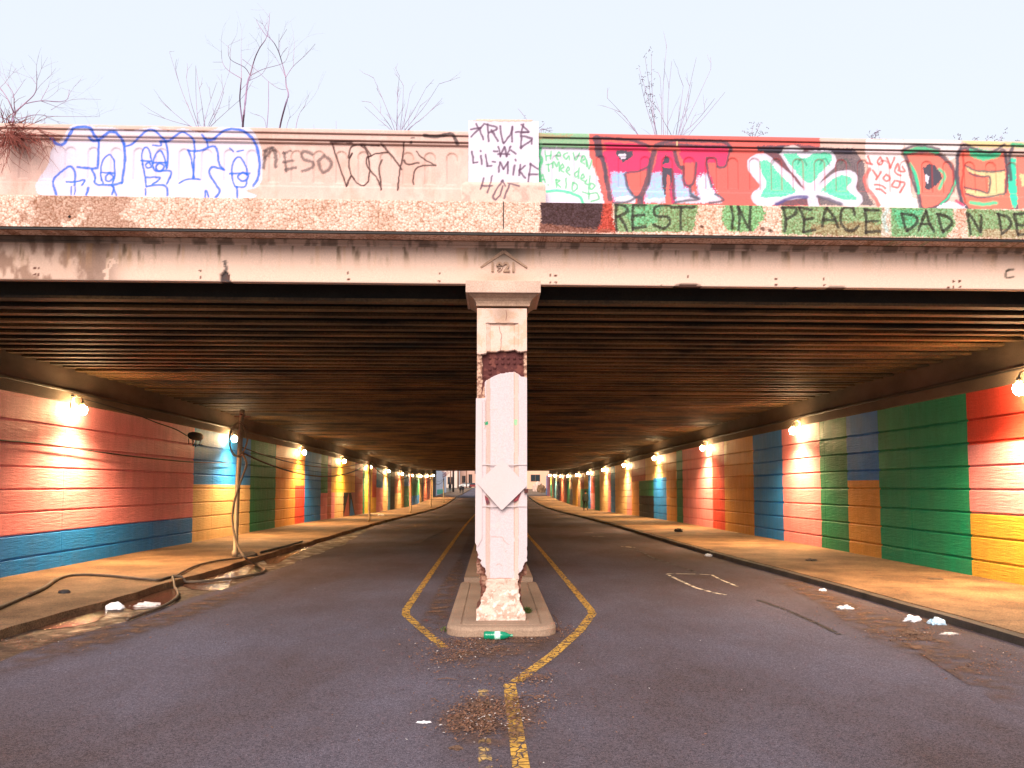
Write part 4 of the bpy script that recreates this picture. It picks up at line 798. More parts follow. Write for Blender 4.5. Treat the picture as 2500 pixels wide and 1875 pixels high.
for a, b in ((487, 862), (485, 830), (525, 815)):
    rx, ry = 1050+a*.30146, 650+b*.30146; d = np.hypot(PX0-rx, PY0-ry); Yc = np.where(rust & (d < 4.2), Yc-.02*np.sqrt(np.clip(1-(d/4.2)**2, 0, 1)), Yc)
Xc = np.clip(X, CLz+jag*.5*(low), CRz+jag*.5*low)
white_low = atY(1225, 915, CF)[2]
leftout = (PY0 > 972) & (PY0 < 1330); Xc[:, :2] -= .0
Yc[:, 0] = CF+.6; Yc[:, -1] = CF+.6
u, v = PX0.ravel(), PY0.ravel(); c = np.tile(np.array((.66, .46, .38)), (u.size, 1)); n1 = fbm(u, v, .06, 82); n2 = fbm(u, v, .02, 83); n3 = fbm(u*2.5, v*.3, .06, 84)
darken(sstep(.45, .62, n1)*(v < 860)*.45, (.55, .32, .19)); darken((v < 790)*np.exp(-((u-1228)/28)**2)*np.exp(-((v-765)/26)**2)*.7, (.28, .18, .12))
WHT = (.55, .45, .46)
darken((v > 905)*(v < 1413)*1.0, WHT); darken((v > 905)*(v < 1413)*sstep(.62, .75, n1)*.15, (.66, .50, .45))
darken((v > 905)*(v < 1420)*(sstep(.58, .7, n3))*.12, (.6, .42, .33))
bev = ((rr > .02) & (rr < .98)).ravel()*(v > 905)*(v < 1415); darken(bev*.45, (.62, .40, .26))
for ex in (pl0, il0, il1, pl1):
    e = np.abs(X.ravel()-ex) < .0035; darken(e*(v > 790)*(v < 1413)*(n1 > .42)*.6, (.42, .20, .12))
darken((v > 1413)*1.0, (.60, .44, .36)); darken((v > 1413)*sstep(.45, .6, n1)*.6, (.34, .20, .14)); darken((v > 1440)*sstep(.56, .66, fbm(u, v, .15, 85))*.7, (.78, .66, .58))
darken(broke.ravel()*1.0, (.17, .065, .045)); darken(broke.ravel()*sstep(.5, .65, n1)*.7, (.34, .19, .13))
darken(side_rough.ravel()*1.0, (.50, .31, .22)); darken(side_rough.ravel()*sstep(.5, .56, fbm(u, v, .2, 86))*.7, (.16, .06, .04))
darken(rust.ravel()*1.0, (.085, .022, .02)); darken(rust.ravel()*sstep(.55, .68, n1)*.5, (.22, .07, .05))
P = Paint(u, v, c)
for q in ((560, 485, 565, 520, 578, 560, 572, 600, 578, 640, 572, 675), (612, 360, 620, 400, 612, 440)): P.stroke(R5(*q), 1.6, (.14, .05, .04), soft=.8)
for q in ((495, 700, 580, 702, 600, 735, 640, 765), (535, 930, 560, 920, 580, 930), (610, 820, 625, 812)): P.stroke(R6(*q), 1.8, (.42, .2, .14), soft=1, alpha=.7)
P.stroke(R6(448, 1038, 660, 1040), 2, (.35, .15, .1)); P.stroke(R5(480, 1158, 545, 1160), 1.2, (.5, .35, .28), alpha=.7)
P.stroke(R5(455, 462, 715, 462), 2.2, (.12, .06, .05), soft=.8)
P.fill(R5(440, 1262, 462, 1255, 470, 1275, 450, 1290, 440, 1290), (.02, .30, .14), edge=3); P.fill(R5(680, 1240, 705, 1240, 710, 1275, 690, 1288, 678, 1270), (.22, .55, .28), edge=3, mottle=.4)
P.stroke(R5(446, 1090, 448, 1200, 444, 1320), 1.6, (.3, .14, .08), alpha=.8); P.stroke(R5(416, 750, 412, 800, 418, 860), 2.5, (.2, .08, .05)); P.stroke(R5(425, 950, 428, 1000, 415, 1030, 440, 1050), 2.2, (.16, .06, .05))
lc(grid('shaft', Xc, Yc, Z, P.c, M['facade']))
# thin strip of white sheet proud of the left edge
mb = MB(); a = atY(1050+372*.30146, 650+1070*.30146, CF); b = atY(1050+365*.30146, 1100+780*.30146, CF); z1 = a[2]; z0 = b[2]
mb.add([(a[0]+.001, 9.70, z1), (a[0]+.115, 9.70, z1-.01), (a[0]+.118, 9.70, z1-.05), (b[0]+.01, 9.70, z0), (a[0]+.001, 9.735, z1), (a[0]+.115, 9.735, z1-.01), (a[0]+.118, 9.735, z1-.05), (b[0]+.01, 9.735, z0)][:0] or
       [(a[0], 9.706, z1), (a[0]+.058, 9.706, z1), (a[0]+.075, 9.706, z1-.03), (a[0]+.078, 9.706, z0+.1), (b[0]+.03, 9.706, z0), (b[0], 9.706, z0+.05)]+
       [(a[0], 9.90, z1), (a[0]+.058, 9.73, z1), (a[0]+.075, 9.73, z1-.03), (a[0]+.078, 9.73, z0+.1), (b[0]+.03, 9.73, z0), (b[0], 9.90, z0+.05)],
       [(0, 1, 2, 3, 4, 5)]+[(i, (i+1) % 6, 6+(i+1) % 6, 6+i) for i in range(6)])
lc(mb.build('corner_facing', M['whitesign']))
# capital: fillet, ogee and block
def sq(mb, secs, cx, cy, mi=0):
    v = []; 
    for h, z in secs: v += [(cx-h, cy-h, z), (cx+h, cy-h, z), (cx+h, cy+h, z), (cx-h, cy+h, z)]
    n = len(secs); mb.add(v, [(i*4+j, i*4+(j+1) % 4, i*4+4+(j+1) % 4, i*4+4+j) for i in range(n-1) for j in range(4)]+[(3, 2, 1, 0), tuple((n-1)*4+j for j in range(4))], mi)
mb = MB(); zc = lambda y: atY(1225, y, 9.64)[2]
sq(mb, [(.322, zc(745)), (.333, zc(744)), (.333, zc(739)), (.335, zc(738)), (.345, zc(733)), (.372, zc(727)), (.41, zc(722)), (.435, zc(718)), (.445, zc(714.5))], CX+.01, 10.03)
lc(mb.build('capital', M['relief']))
mb = MB(); mb.box(CX+.01-.462, CX+.01+.462, 9.565, 10.5, atY(1225, 714, 9.56)[2], 4.266); lc(mb.build('capital_block', M['conc'], bevel=.006))
# diamond sign and straps on the column
sg = empty('diamond_sign', (CX, 9.70, 1.75), 'blank diamond road sign painted over in white on the column front', 'road sign')
def ls(o): o.parent = sg; o.matrix_parent_inverse = Matrix.Translation(-sg.location); return o
cor = [atY(a, b, 9.665) for a, b in R6(588, 72, 786, 285, 580, 487, 378, 262)]
pts = []
for i in range(4):
    p = Vector(cor[i]); a = Vector(cor[i-1]); b = Vector(cor[(i+1) % 4]); r = .028
    d1 = (a-p).normalized()*r; d2 = (b-p).normalized()*r
    for t in (0, .25, .5, .75, 1): pts.append((p+d1)*(1-t)**2+p*2*t*(1-t)+(p+d2)*t*t)
mb = MB(); n = len(pts); cen = sum(pts, Vector())/n
def bend(p): return 9.688-.012*max(0, abs(p.x-cen.x)-.12)
mb.add([(p.x, bend(p), p.z) for p in pts]+[(p.x, bend(p)+.004, p.z) for p in pts], [tuple(range(n)), tuple(range(2*n-1, n-1, -1))]+[(i, (i+1) % n, n+(i+1) % n, n+i) for i in range(n)])
ls(mb.build('sign_plate', M['whitesign']))
for y, a, b in ((1134, 1162, 1287), (1236, 1160, 1286)):
    p = atY(a, y, 9.69); q = atY(b, y, 9.69); mb = MB(); mb.box(p[0], q[0], 9.707, 9.716, p[2]-.006, p[2]+.006); ls(mb.build('strap', M['whitesign']))
stk = mat('torn_sticker', (.35, .03, .04), .6, dark=(.03, .03, .04), scale=25, amount=1, fine=.1)
for q in ((442, 360, 470, 385, 482, 420, 460, 440, 448, 400), (690, 380, 740, 340, 715, 400, 690, 415, 675, 412)):
    w = [atY(a, b, 9.714) for a, b in R6(*q)]; mb = MB(); k = len(w); mb.add([(x, 9.712, z) for x, y, z in w]+[(x, 9.75, z) for x, y, z in w], [tuple(range(k))]+[(i, (i+1) % k, k+(i+1) % k, k+i) for i in range(k)]); lc(mb.build('sticker', stk))
mb = MB(); p = atY(1283, 1197, 9.70); mb.box(p[0]-.015, p[0]+.03, 9.66, 9.72, p[2]-.03, p[2]+.02); ls(mb.build('bracket', M['rust']))

# ================================================================ LAMPS, POLES, CABLES
ORD = ['first', 'second', 'third', 'fourth', 'fifth', 'sixth', 'seventh', 'eighth', 'ninth', 'tenth', 'eleventh', 'twelfth']
def lamp_master():
    r = bpy.data.objects.new('wall_lamp', None); link(r)
    mb = MB(); mb.box(-.24, -.20, -.06, .06, -.02, .26); mb.tube([(-.21, 0, .2), (-.12, 0, .26), (-.03, 0, .22), (0, 0, .14)], .018, 8)
    mb.build('bracket', M['cup'], r)
    mb = MB(); mb.lathe([(.02, .15), (.04, .13), (.05, .06), (.04, .05)], n=14); mb.build('lamp_cap', M['cup'], r, smooth=True)
    mb = MB(); mb.lathe([(.03, .048), (.075, .03), (.095, -.03), (.09, -.08), (.06, -.13), (.02, -.15)], n=12); mb.build('bulb', M['bulb'], r, smooth=True)
    ld = bpy.data.lights.new('lamp_light', 'SPOT'); ld.energy = SPOT_W; ld.color = (1, .66, .33); ld.spot_size = math.radians(150); ld.spot_blend = 1.0; ld.shadow_soft_size = .07
    lo = link(bpy.data.objects.new('lamp_light', ld)); lo.location = (.42, 0, -.10); lo.rotation_euler = (0, math.radians(-10), 0); lo.parent = r
    return r
LM = lamp_master(); first = True
def panel_name(side, y):
    ps = LEFT if side < 0 else RIGHT
    for a, b, st in ps:
        ya = 9.9 if a in (-400, 3200) else atX(a, 1185, side*WX)[1]
        if ya <= y <= atX(b, 1185, side*WX)[1]: return {'rose': 'pink', 'ggreen': 'green', 'bblue': 'blue', 'dred': 'dark red', 'lblue': 'pale blue', 'dteal': 'dark blue'}.get(st[0][1], st[0][1])
    return 'cream'
for side, y0 in ((-1, 16.6), (1, 12.55)):
    for k in range(12):
        y = y0+9.7*k
        if y > TEND-1: break
        if first: r = LM; first = False
        else:
            r = LM.copy(); link(r)
            for ch in list(LM.children):
                c_ = ch.copy(); link(c_); c_.parent = r
                if c_.type == 'LIGHT': c_.data = ch.data.copy(); c_.data.energy = SPOT_W*random.uniform(.7, 1.2)
        r.location = (side*(WX-.24), y, 3.36+sag(y)); r.rotation_euler.z = 0 if side < 0 else math.pi
        tag(r, 'lit lamp over the %s panel, %s from the near end of %s wall' % (panel_name(side, y), ORD[k], 'left' if side < 0 else 'right'), 'wall lamp', 'lamps along the underpass walls')
# poles at the left pavement edge
PX_ = -5.95; poles = [18.5, 38.3, 57.6, 76.5, 96.0]
for i, y in enumerate(poles):
    r = empty('utility_pole', (PX_, y, ZW+sag(y)), ['thin tan pole wrapped in hanging cable on the left pavement, nearest of the row', 'thin pole on the left pavement beside the yellow panel, second of the row', 'thin brown pole on the left pavement, third of the row', 'thin dark pole on the left pavement, fourth of the row', 'thin pale pole nearest the far mouth on the left pavement'][i], 'pole', 'poles along the left pavement')
    mb = MB(); h = 3.42 if i == 0 else 2.95; lean = .05 if i == 0 else 0
    mb.tube([(0, 0, 0), (0, 0, .14), (.005, 0, .15), (.03*lean/.05 if lean else 0, 0, 1.8), (lean*2, 0, h)], [.075, .075, .055, .055, .05] if i == 0 else [.06]*5, 10); mb.build('shaft', M['metal'], r, smooth=True)
    if i: continue
    mb = MB(); mb.box(-.02+lean*2, .02+lean*2, -.18, .18, h-.14, h-.11); mb.box(-.18+lean*2, .18+lean*2, -.02, .02, h-.18, h-.15); mb.build('crossarm', M['rust'], r)
# sagging cables
ends = [(PX_+.09, 18.5, 2.52), (PX_, 38.3, 2.86), (PX_, 57.6, 2.55+0), (PX_, 76.5, 2.45), (PX_, 96, 2.5)]
cab = MB()
for d, dz in ((.62, 0), (.42, .12)):
    for a, b in zip(ends[:-1], ends[1:]): cab.tube(sag_pts((a[0], a[1], a[2]+dz), (b[0], b[1], b[2]+dz), d), .022 if dz == 0 else .013, 6)
tag(cab.build('overhead_cable', M['black'], smooth=True), 'black cables sagging from pole to pole along the left pavement', 'cable')
R7 = rg(7)
w = [atX(a, b, -WX+.12) for a, b in R7(-200, 600, 0, 622, 330, 650, 700, 705, 1000, 742, 1320, 770, 1560, 775)]; cab = MB(); cab.tube(smoothpath(w, 4), .016, 6); tag(cab.build('wall_cable', M['black'], smooth=True), 'thin black cable running level across the pink and blue left wall panels', 'cable')
w = [atX(a, b, -WX+.10) for a, b in R7(480, 320, 700, 380, 900, 440, 1050, 500, 1180, 545, 1260, 590)]; cab = MB(); cab.tube(smoothpath(w, 4), .014, 6); tag(cab.build('wall_cable', M['black'], smooth=True), 'short dark cable leading down to the black box on the pink panel', 'cable')
p = Vector(atX(478, 1065, -WX+.2)); jb = empty('junction_box', tuple(p), 'black cable splice box hanging on the edge of the pink panel', 'junction box')
mb = MB(); mb.lathe([(.04, -.45), (.09, -.4), (.115, -.25), (.12, 0), (.115, .25), (.09, .38), (.04, .43)], n=12, axis='y'); mb.build('housing', M['black'], jb, smooth=True)
mb = MB()
for k in range(5): mb.tube([(random.uniform(-.05, .05), -.5+.2*k, -.1), (random.uniform(-.05, .12), -.6+.2*k, -.26-.05*k % .1), (.05, -.45+.2*k, -.22)], .012, 5)
mb.build('loose_wires', M['black'], jb)
# coil of cable hung round the first pole
cc = Vector((PX_+.07, 18.38, 0)); ctr = atY(583, 1073, 18.38); mb = MB()
for k in range(4):
    rx, rz = .185+.02*random.random(), .36+.05*random.random(); ph = random.uniform(-.15, .15); tilt = random.uniform(-.25, .25)
    mb.tube([(ctr[0]+rx*math.cos(t)+.02*math.sin(3*t+k), 18.40-.03*k+.08*tilt*math.sin(t), ctr[2]+rz*math.sin(t+ph)+.01*math.cos(2*t+k)) for t in np.linspace(0, 2*math.pi, 26)], .010, 6, cap=False)
tag(mb.build('cable_coil', M['hose'], smooth=True), 'loops of brown cable hung in a tall ring on the nearest left pole', 'cable')
# thick hose on the pavement
def gpt(a, b):
    x, y, z = atZ(a, b, .13)
    if x > LX(y): x, y, z = atZ(a, b, .03)
    return (x, y, z)
def lay(pts, r):
    return [Vector((p.x, p.y, max(p.z, (ZW if p.x < LX(p.y)+.03 else 0)+r+.002))) for p in pts]
A = [gpt(a, b) for a, b in R8(-160, 800, 0, 735, 150, 670, 340, 585, 420, 530, 520, 492, 650, 483, 800, 488, 1000, 505, 1200, 525, 1330, 540, 1550, 535, 1800, 510, 1950, 485, 2030, 462, 2035, 435, 1960, 400)]
A += [atY(a, b, Y) for (a, b), Y in zip(R8(1890, 350, 1840, 270, 1815, 200), (16.3, 17.2, 17.8))]
A += [atY(a, b, Y) for (a, b), Y in zip(R7(1570, 1180, 1572, 1100, 1592, 1000, 1640, 860, 1665, 780, 1640, 720), (18.15, 18.2, 18.25, 18.3, 18.3, 18.35))]
mb = MB(); mb.tube(lay(smoothpath(A, 6), .025), .025, 8); mb.tube(lay(smoothpath(A, 6), .03)[14:26], .036, 8)
tag(mb.build('thick_cable', M['hose'], smooth=True), 'thick brown cable snaking over the left pavement and up the nearest pole', 'cable')
B = [gpt(a, b) for a, b in R8(1870, 352, 1650, 380, 1500, 420, 1380, 480, 1330, 540, 1372, 620, 1350, 670, 1250, 730, 1100, 785, 980, 830)]
mb = MB(); mb.tube(lay(smoothpath(B, 6), .022), .022, 8); tag(mb.build('loose_cable', M['hose'], smooth=True), 'loose cable end looping over the puddles into the left gutter', 'cable')
E = [gpt(a, b) for a, b in R8(2010, 345, 2100, 320, 2200, 295, 2330, 255)]
mb = MB(); mb.tube(lay(smoothpath(E, 6), .03), .03, 8); tag(mb.build('dark_hose', M['black'], smooth=True), 'short dark hose lying at the gutter edge beyond the nearest pole', 'hose')

# ================================================================ LITTER AND SMALL THINGS
def blob(name, loc, size, m, label, cat, seed=0, group=None, sub=3, rough=.35):
    bm = bmesh.new(); bmesh.ops.create_icosphere(bm, subdivisions=sub, radius=1); rs = np.random.default_rng(seed); ph = rs.uniform(0, 6, 9)
    for v in bm.verts:
        n = v.co.copy(); k = 1+rough*(math.sin(n.x*4+ph[0])*math.sin(n.y*5+ph[1])+.6*math.sin(n.z*7+ph[2])*math.sin(n.x*9+ph[3])+.35*math.sin(n.y*14+ph[4]+n.z*6))
        v.co = Vector((n.x*size[0]*k, n.y*size[1]*k, max(-.25*size[2], n.z*size[2]*k)))
    me = bpy.data.meshes.new(name); bm.to_mesh(me); bm.free(); me.materials.append(m)
    o = link(bpy.data.objects.new(name, me)); o.location = (loc[0], loc[1], loc[2]+.2*size[2]); return tag(o, label, cat, group)
blob('plastic_bag', atZ(281, 1487, .0), (.125, .06, .08), M['bag'], 'bright white plastic bag standing in the puddle by the left kerb', 'bag', 1, rough=.14)
blob('crumpled_bag', atZ(361, 1480, .0), (.16, .06, .045), M['scrap'], 'crumpled off-white bag lying right of the white bag in the left puddle', 'bag', 2)
blob('crumpled_paper', atZ(2063, 1487, .0), (.11, .06, .04), M['bag'], 'flat white crumpled paper lying on the road near the right kerb', 'litter', 3)
blob('plastic_bag', atZ(2228, 1516, .0), (.10, .06, .05), M['bag'], 'small white plastic bag against the right kerb beside the blue bag', 'bag', 4, rough=.45)
blob('blue_bag', atZ(2287, 1524, .0), (.09, .07, .065), M['bagblue'], 'pale blue plastic bag against the right kerb', 'bag', 5, rough=.3)
blob('paper_cup', atZ(1729, 1358, .0), (.085, .06, .05), M['bag'], 'small white paper scrap at the foot of the right kerb far from the bags', 'litter', 6)
blob('paper_scrap', atZ(2009, 1443, .0), (.06, .04, .03), M['bag'], 'small pale scrap lying just under the right kerb', 'litter', 7)
blob('paper_scrap', atZ(2318, 1548, .0), (.10, .05, .015), M['scrap'], 'flat pale cardboard strip in the dirt below the blue bag', 'litter', 8)
blob('stone', atZ(157, 1448, ZW), (.09, .06, .05), M['black'], 'small dark stone on the left pavement behind the thick cable', 'stone', 9, rough=.1)
blob('dark_bag', atZ(600, 1358, ZW), (.27, .25, .09), M['kerb'], 'dark flattened bag lying behind the foot of the nearest left pole', 'bag', 10, rough=.15)
blob('dark_bag', atZ(1657, 1298, ZW), (.14, .12, .09), M['black'], 'small dark bundle on the right pavement before the green stripe', 'bag', 11, rough=.3)
blob('leaf_clump', atZ(1980, 1369, ZW), (.11, .10, .035), M['kerb'], 'dark leaf clump on the right pavement below the green panel', 'litter', 12)
blob('leaf_clump', atZ(2285, 1414, ZW), (.12, .06, .012), M['kerb'], 'flat dark leaf clump on the right pavement below the wide green panel', 'litter', 13)
blob('dirt_clump', atZ(2225, 1550, .0), (.11, .07, .03), M['dirt'], 'dark dirt clump in the right gutter below the white bag', 'dirt', 14)
blob('dirt_clump', atZ(2262, 1562, .0), (.09, .05, .025), M['dirt'], 'smaller dirt clump right of the other under the blue bag', 'dirt', 15)
blob('dirt_clump', atZ(1112, 1828, .0), (.045, .03, .015), M['dirt'], 'reddish brown lump on the road left of the yellow lines', 'dirt', 16)
blob('paper_scrap', atZ(1035, 1765, .0), (.045, .017, .01), M['bag'], 'small white curled paper scrap left of the road dirt patch', 'litter', 17)
blob('paper_scrap', atZ(931, 1259, .02), (.17, .12, .07), M['bag'], 'white crumpled paper on the far left pavement by the second pole', 'litter', 18)
# bottle
bo = empty('bottle', (.045, 9.06, .008), 'green plastic bottle lying on its side in front of the column base', 'bottle', rz=math.radians(-4))
prof = [(.006, -.145), (.042, -.142), (.048, -.12), (.046, -.06), (.048, -.055)]; prof2 = [(.048, .05), (.046, .06), (.044, .085), (.03, .12), (.014, .15), (.013, .165)]
mb = MB(); mb.lathe(prof+[(.0465, -.05), (.0465, .045)]+prof2, c=(0, 0, .045), n=18, axis='x'); mb.build('bottle_body', M['green_pet'], bo, smooth=True)
mb = MB(); mb.lathe([(.0475, -.02), (.0475, .045)], c=(0, 0, .045), n=18, axis='x'); mb.build('paper_label', M['label'], bo, smooth=True)
mb = MB(); mb.lathe([(.016, .16), (.016, .185)], c=(0, 0, .045), n=12, axis='x'); mb.build('bottle_cap', M['green_pet'], bo)
# leaf litter, scraps (uncountable)
def scatter(name, spots, n, size, m, flat=.3, zoff=0):
    mb = MB()
    tot = sum(s[4] for s in spots)
    for cx, cy, sx, sy, w in spots:
        for _ in range(int(n*w/tot)):
            a, b = random.gauss(cx, sx), random.gauss(cy, sy)
            x, y, z = atZ(a, max(1220, b), .0); 
            if CX-.68 < x < CX+.66 and 9.15 < y: continue
            if KX(y)-.05 < x < KX(y)+.2: continue
            s = size*random.uniform(.4, 1.3); an = random.uniform(0, 6.28); t = random.uniform(-flat, flat); e = random.uniform(.35, .9)
            u = Vector((math.cos(an), math.sin(an), t))*s; v_ = Vector((-math.sin(an), math.cos(an), random.uniform(-flat, flat)))*s*e; q = Vector((x, y, z+.012+zoff+random.random()*.012))
            mb.add([q-u, q+v_*.6, q+u, q-v_*.7], [(0, 1, 2, 3)])
    return tag(mb.build(name, m), kind='stuff')
spots = [(1225, 1545, 95, 10, 5), (1330, 1540, 35, 12, 2), (1150, 1578, 55, 14, 3), (1090, 1600, 40, 18, 2), (1190, 1750, 55, 24, 4), (1150, 1770, 30, 14, 2), (1300, 1660, 30, 8, 1), (1250, 1715, 70, 12, 1.4), (1180, 1640, 60, 30, .7), (1230, 1700, 180, 90, .9),
         (2240, 1550, 60, 12, 1.5), (2420, 1620, 60, 22, 1.4), (2100, 1490, 80, 20, 1.2), (1090, 1420, 20, 20, .5), (200, 1520, 200, 30, .6), (330, 1500, 90, 14, 1.2), (520, 1425, 50, 12, 1.0), (640, 1368, 40, 8, .8), (760, 1328, 50, 7, .7), (60, 1570, 80, 12, 1.0)]
scatter('leaf_litter', spots, 9000, .015, M['litter'], .5)
scatter('pale_litter', spots+[(1200, 1600, 260, 90, 3), (1900, 1550, 300, 90, .6), (500, 1430, 150, 30, 1.0)], 620, .012, M['scrap'], .3, .004)
mb = MB()
for a, b, c_, d in ((1272, 1698, 1320, 1704), (1066, 1613, 1108, 1607), (1068, 1658, 1115, 1659), (1270, 1748, 1292, 1751), (1285, 1764, 1308, 1765), (1052, 1706, 1068, 1712), (1196, 1781, 1228, 1770), (1255, 1628, 1298, 1636), (1357, 1512, 1368, 1537), (1349, 1500, 1362, 1515), (2430, 1500, 2500, 1520), (2345, 1505, 2400, 1520)):
    p, q = Vector(atZ(a, b, .015)), Vector(atZ(c_, d, .015)); m_ = (p+q)/2+Vector((0, 0, .012)); mb.tube([p, m_, q], [.004, .005, .003], 5)
tag(mb.build('fallen_twigs', M['stick']), kind='stuff')
# weeds at the column foot
def weed(px_, py_, z, h, n, label, seed):
    random.seed(seed); mb = MB(); b = Vector(atZ(px_, py_, z))
    for _ in range(n):
        an = random.uniform(0, 6.28); l = h*random.uniform(.4, 1); t = Vector((math.cos(an)*.6, math.sin(an)*.6, 1)).normalized(); s = Vector((-math.sin(an), math.cos(an), 0))*.006
        p = b+Vector((random.gauss(0, .03), random.gauss(0, .03), 0)); q = p+t*l*.6; r_ = p+t*l+Vector((0, 0, -l*.2))
        mb.add([p-s, p+s, q+s*1.6, q-s*1.6, r_], [(0, 1, 2, 3), (3, 2, 4)])
    return tag(mb.build('weed', M['weed']), label, 'plant')
weed(1284, 1497, .11, .13, 60, 'small green weed growing at the right foot of the column', 1)
weed(1093, 1540, .0, .08, 34, 'small green weed beside the left corner of the island kerb', 2)
weed(1142, 1540, .0, .05, 24, 'low sparse weed under the front of the island kerb', 3)

# ================================================================ SHRUBS AND SAPLINGS ON THE BRIDGE
def grow(mb, p, d, l, r, depth, spread, n=2, gn=.0, zdrop=0):
    pts = [p.copy()]; q = p.copy(); dd = d.copy()
    for k in range(4):
        dd = (dd+Vector((random.gauss(0, .10), random.gauss(0, .10), random.gauss(0, .07)-zdrop))).normalized(); q = q+dd*l/4; pts.append(q.copy())
    mb.tube(pts, [r*(1-.13*i) for i in range(5)], 5)
    if depth > 0:
        for _ in range(n):
            k = random.choice((2, 3, 4)); a = Vector((random.gauss(0, spread), random.gauss(0, spread*.7), random.gauss(0, spread*.6))); grow(mb, pts[k], (dd+a).normalized(), l*random.uniform(.5, .75), r*.58, depth-1, spread, n, gn, zdrop)
    return pts
def limb(mb, pts, r0, r1, Y, fork=0, n=2, jy=.3):
    P_ = [Vector(atY(a, b, Y+jy*math.sin(i*1.3+pts[0][0]))) for i, (a, b) in enumerate(pts)]
    r0 *= .62; r1 *= .62; sp = smoothpath(P_, 4); mb.tube(sp, [r0+(r1-r0)*i/(len(sp)-1) for i in range(len(sp))], 6)
    if fork:
        for _ in range(fork): k = random.randrange(len(sp)//3, len(sp)); grow(mb, sp[k], ((sp[k]-sp[max(0, k-2)]).normalized()+Vector((random.gauss(0, .5), random.gauss(0, .4), .1))).normalized(), random.uniform(.15, .4), r1*.7, 1, .5, n)
random.seed(21)
K = .49729  # from zoom picture 2 of the sky
T = lambda *p: [(p[i]*K, p[i+1]*K) for i in range(0, len(p), 2)]
def tree(name, base, label, cat, trunk, limbs, m, Y, group=None):
    r = empty(name, tuple(base), label, cat, group)
    mb = MB(); 
    for a in trunk: limb(mb, *a)
    o = mb.build('trunk', m, r); o.matrix_parent_inverse = Matrix.Translation(-r.location)
    mb = MB()
    for a in limbs: limb(mb, *a)
    o = mb.build('branches', m, r); o.matrix_parent_inverse = Matrix.Translation(-r.location); return r
Y = 11.2
tree('sapling', (atY(592, 330, Y)[0], Y, 5.2), 'tall forked bare sapling rising behind the white and blue graffiti', 'tree',
     [(T(1192, 760, 1192, 620, 1200, 540, 1215, 410, 1228, 370), .028, .017, Y), (T(1190, 600, 1178, 500, 1180, 440, 1185, 385), .018, .012, Y)],
     [(T(1228, 370, 1250, 290, 1275, 235, 1310, 180, 1322, 100, 1322, 65), .015, .004, Y, 4), (T(1310, 180, 1275, 130, 1258, 97), .008, .004, Y, 1), (T(1228, 370, 1200, 330, 1130, 290, 1120, 225), .010, .004, Y, 3),
      (T(1185, 385, 1120, 345, 1092, 305, 1087, 245), .009, .003, Y, 3), (T(1092, 305, 1045, 305), .004, .003, Y), (T(1185, 385, 1184, 290, 1184, 220), .008, .003, Y, 2), (T(1228, 372, 1290, 340, 1390, 310, 1415, 265), .009, .003, Y, 4),
      (T(1225, 395, 1290, 360, 1320, 295), .006, .003, Y, 2), (T(1184, 440, 1230, 385, 1250, 320), .006, .003, Y, 1), (T(1190, 290, 1260, 345, 1318, 400, 1370, 435, 1405, 440), .006, .004, Y, 1), (T(1318, 400, 1318, 520, 1310, 635, 1305, 760), .007, .011, Y)], M['twig'], Y)
tree('sapling', (atY(685, 330, Y+.4)[0], Y+.4, 5.2), 'slender bare sapling leaning right beside the forked one', 'tree',
     [(T(1355, 760, 1375, 620, 1400, 520, 1416, 465, 1405, 420, 1403, 380), .022, .014, Y+.4)],
     [(T(1403, 380, 1385, 310, 1368, 255, 1345, 210, 1312, 175), .013, .008, Y+.4, 4), (T(1403, 380, 1440, 325, 1500, 270, 1548, 215), .008, .003, Y+.4, 2), (T(1440, 325, 1445, 210), .005, .003, Y+.4, 1), (T(1368, 255, 1370, 165), .005, .003, Y+.4, 1), (T(1370, 205, 1408, 143), .004, .003, Y+.4), (T(1403, 380, 1355, 285, 1312, 235), .006, .003, Y+.4, 1)], M['twig'], Y)
tree('sapling', (atY(700, 330, Y)[0], Y, 5.2), 'two short twigs poking over the parapet right of the saplings', 'shrub',
     [(T(1402, 760, 1405, 635, 1425, 570), .008, .004, Y, 2), (T(1450, 760, 1452, 635, 1470, 560, 1495, 525), .009, .004, Y, 3)], [(T(1310, 700, 1300, 590, 1252, 560), .006, .004, Y, 1), (T(1652, 700, 1650, 595), .004, .003, Y), (T(1541, 700, 1541, 612), .004, .003, Y)], M['twig'], Y)
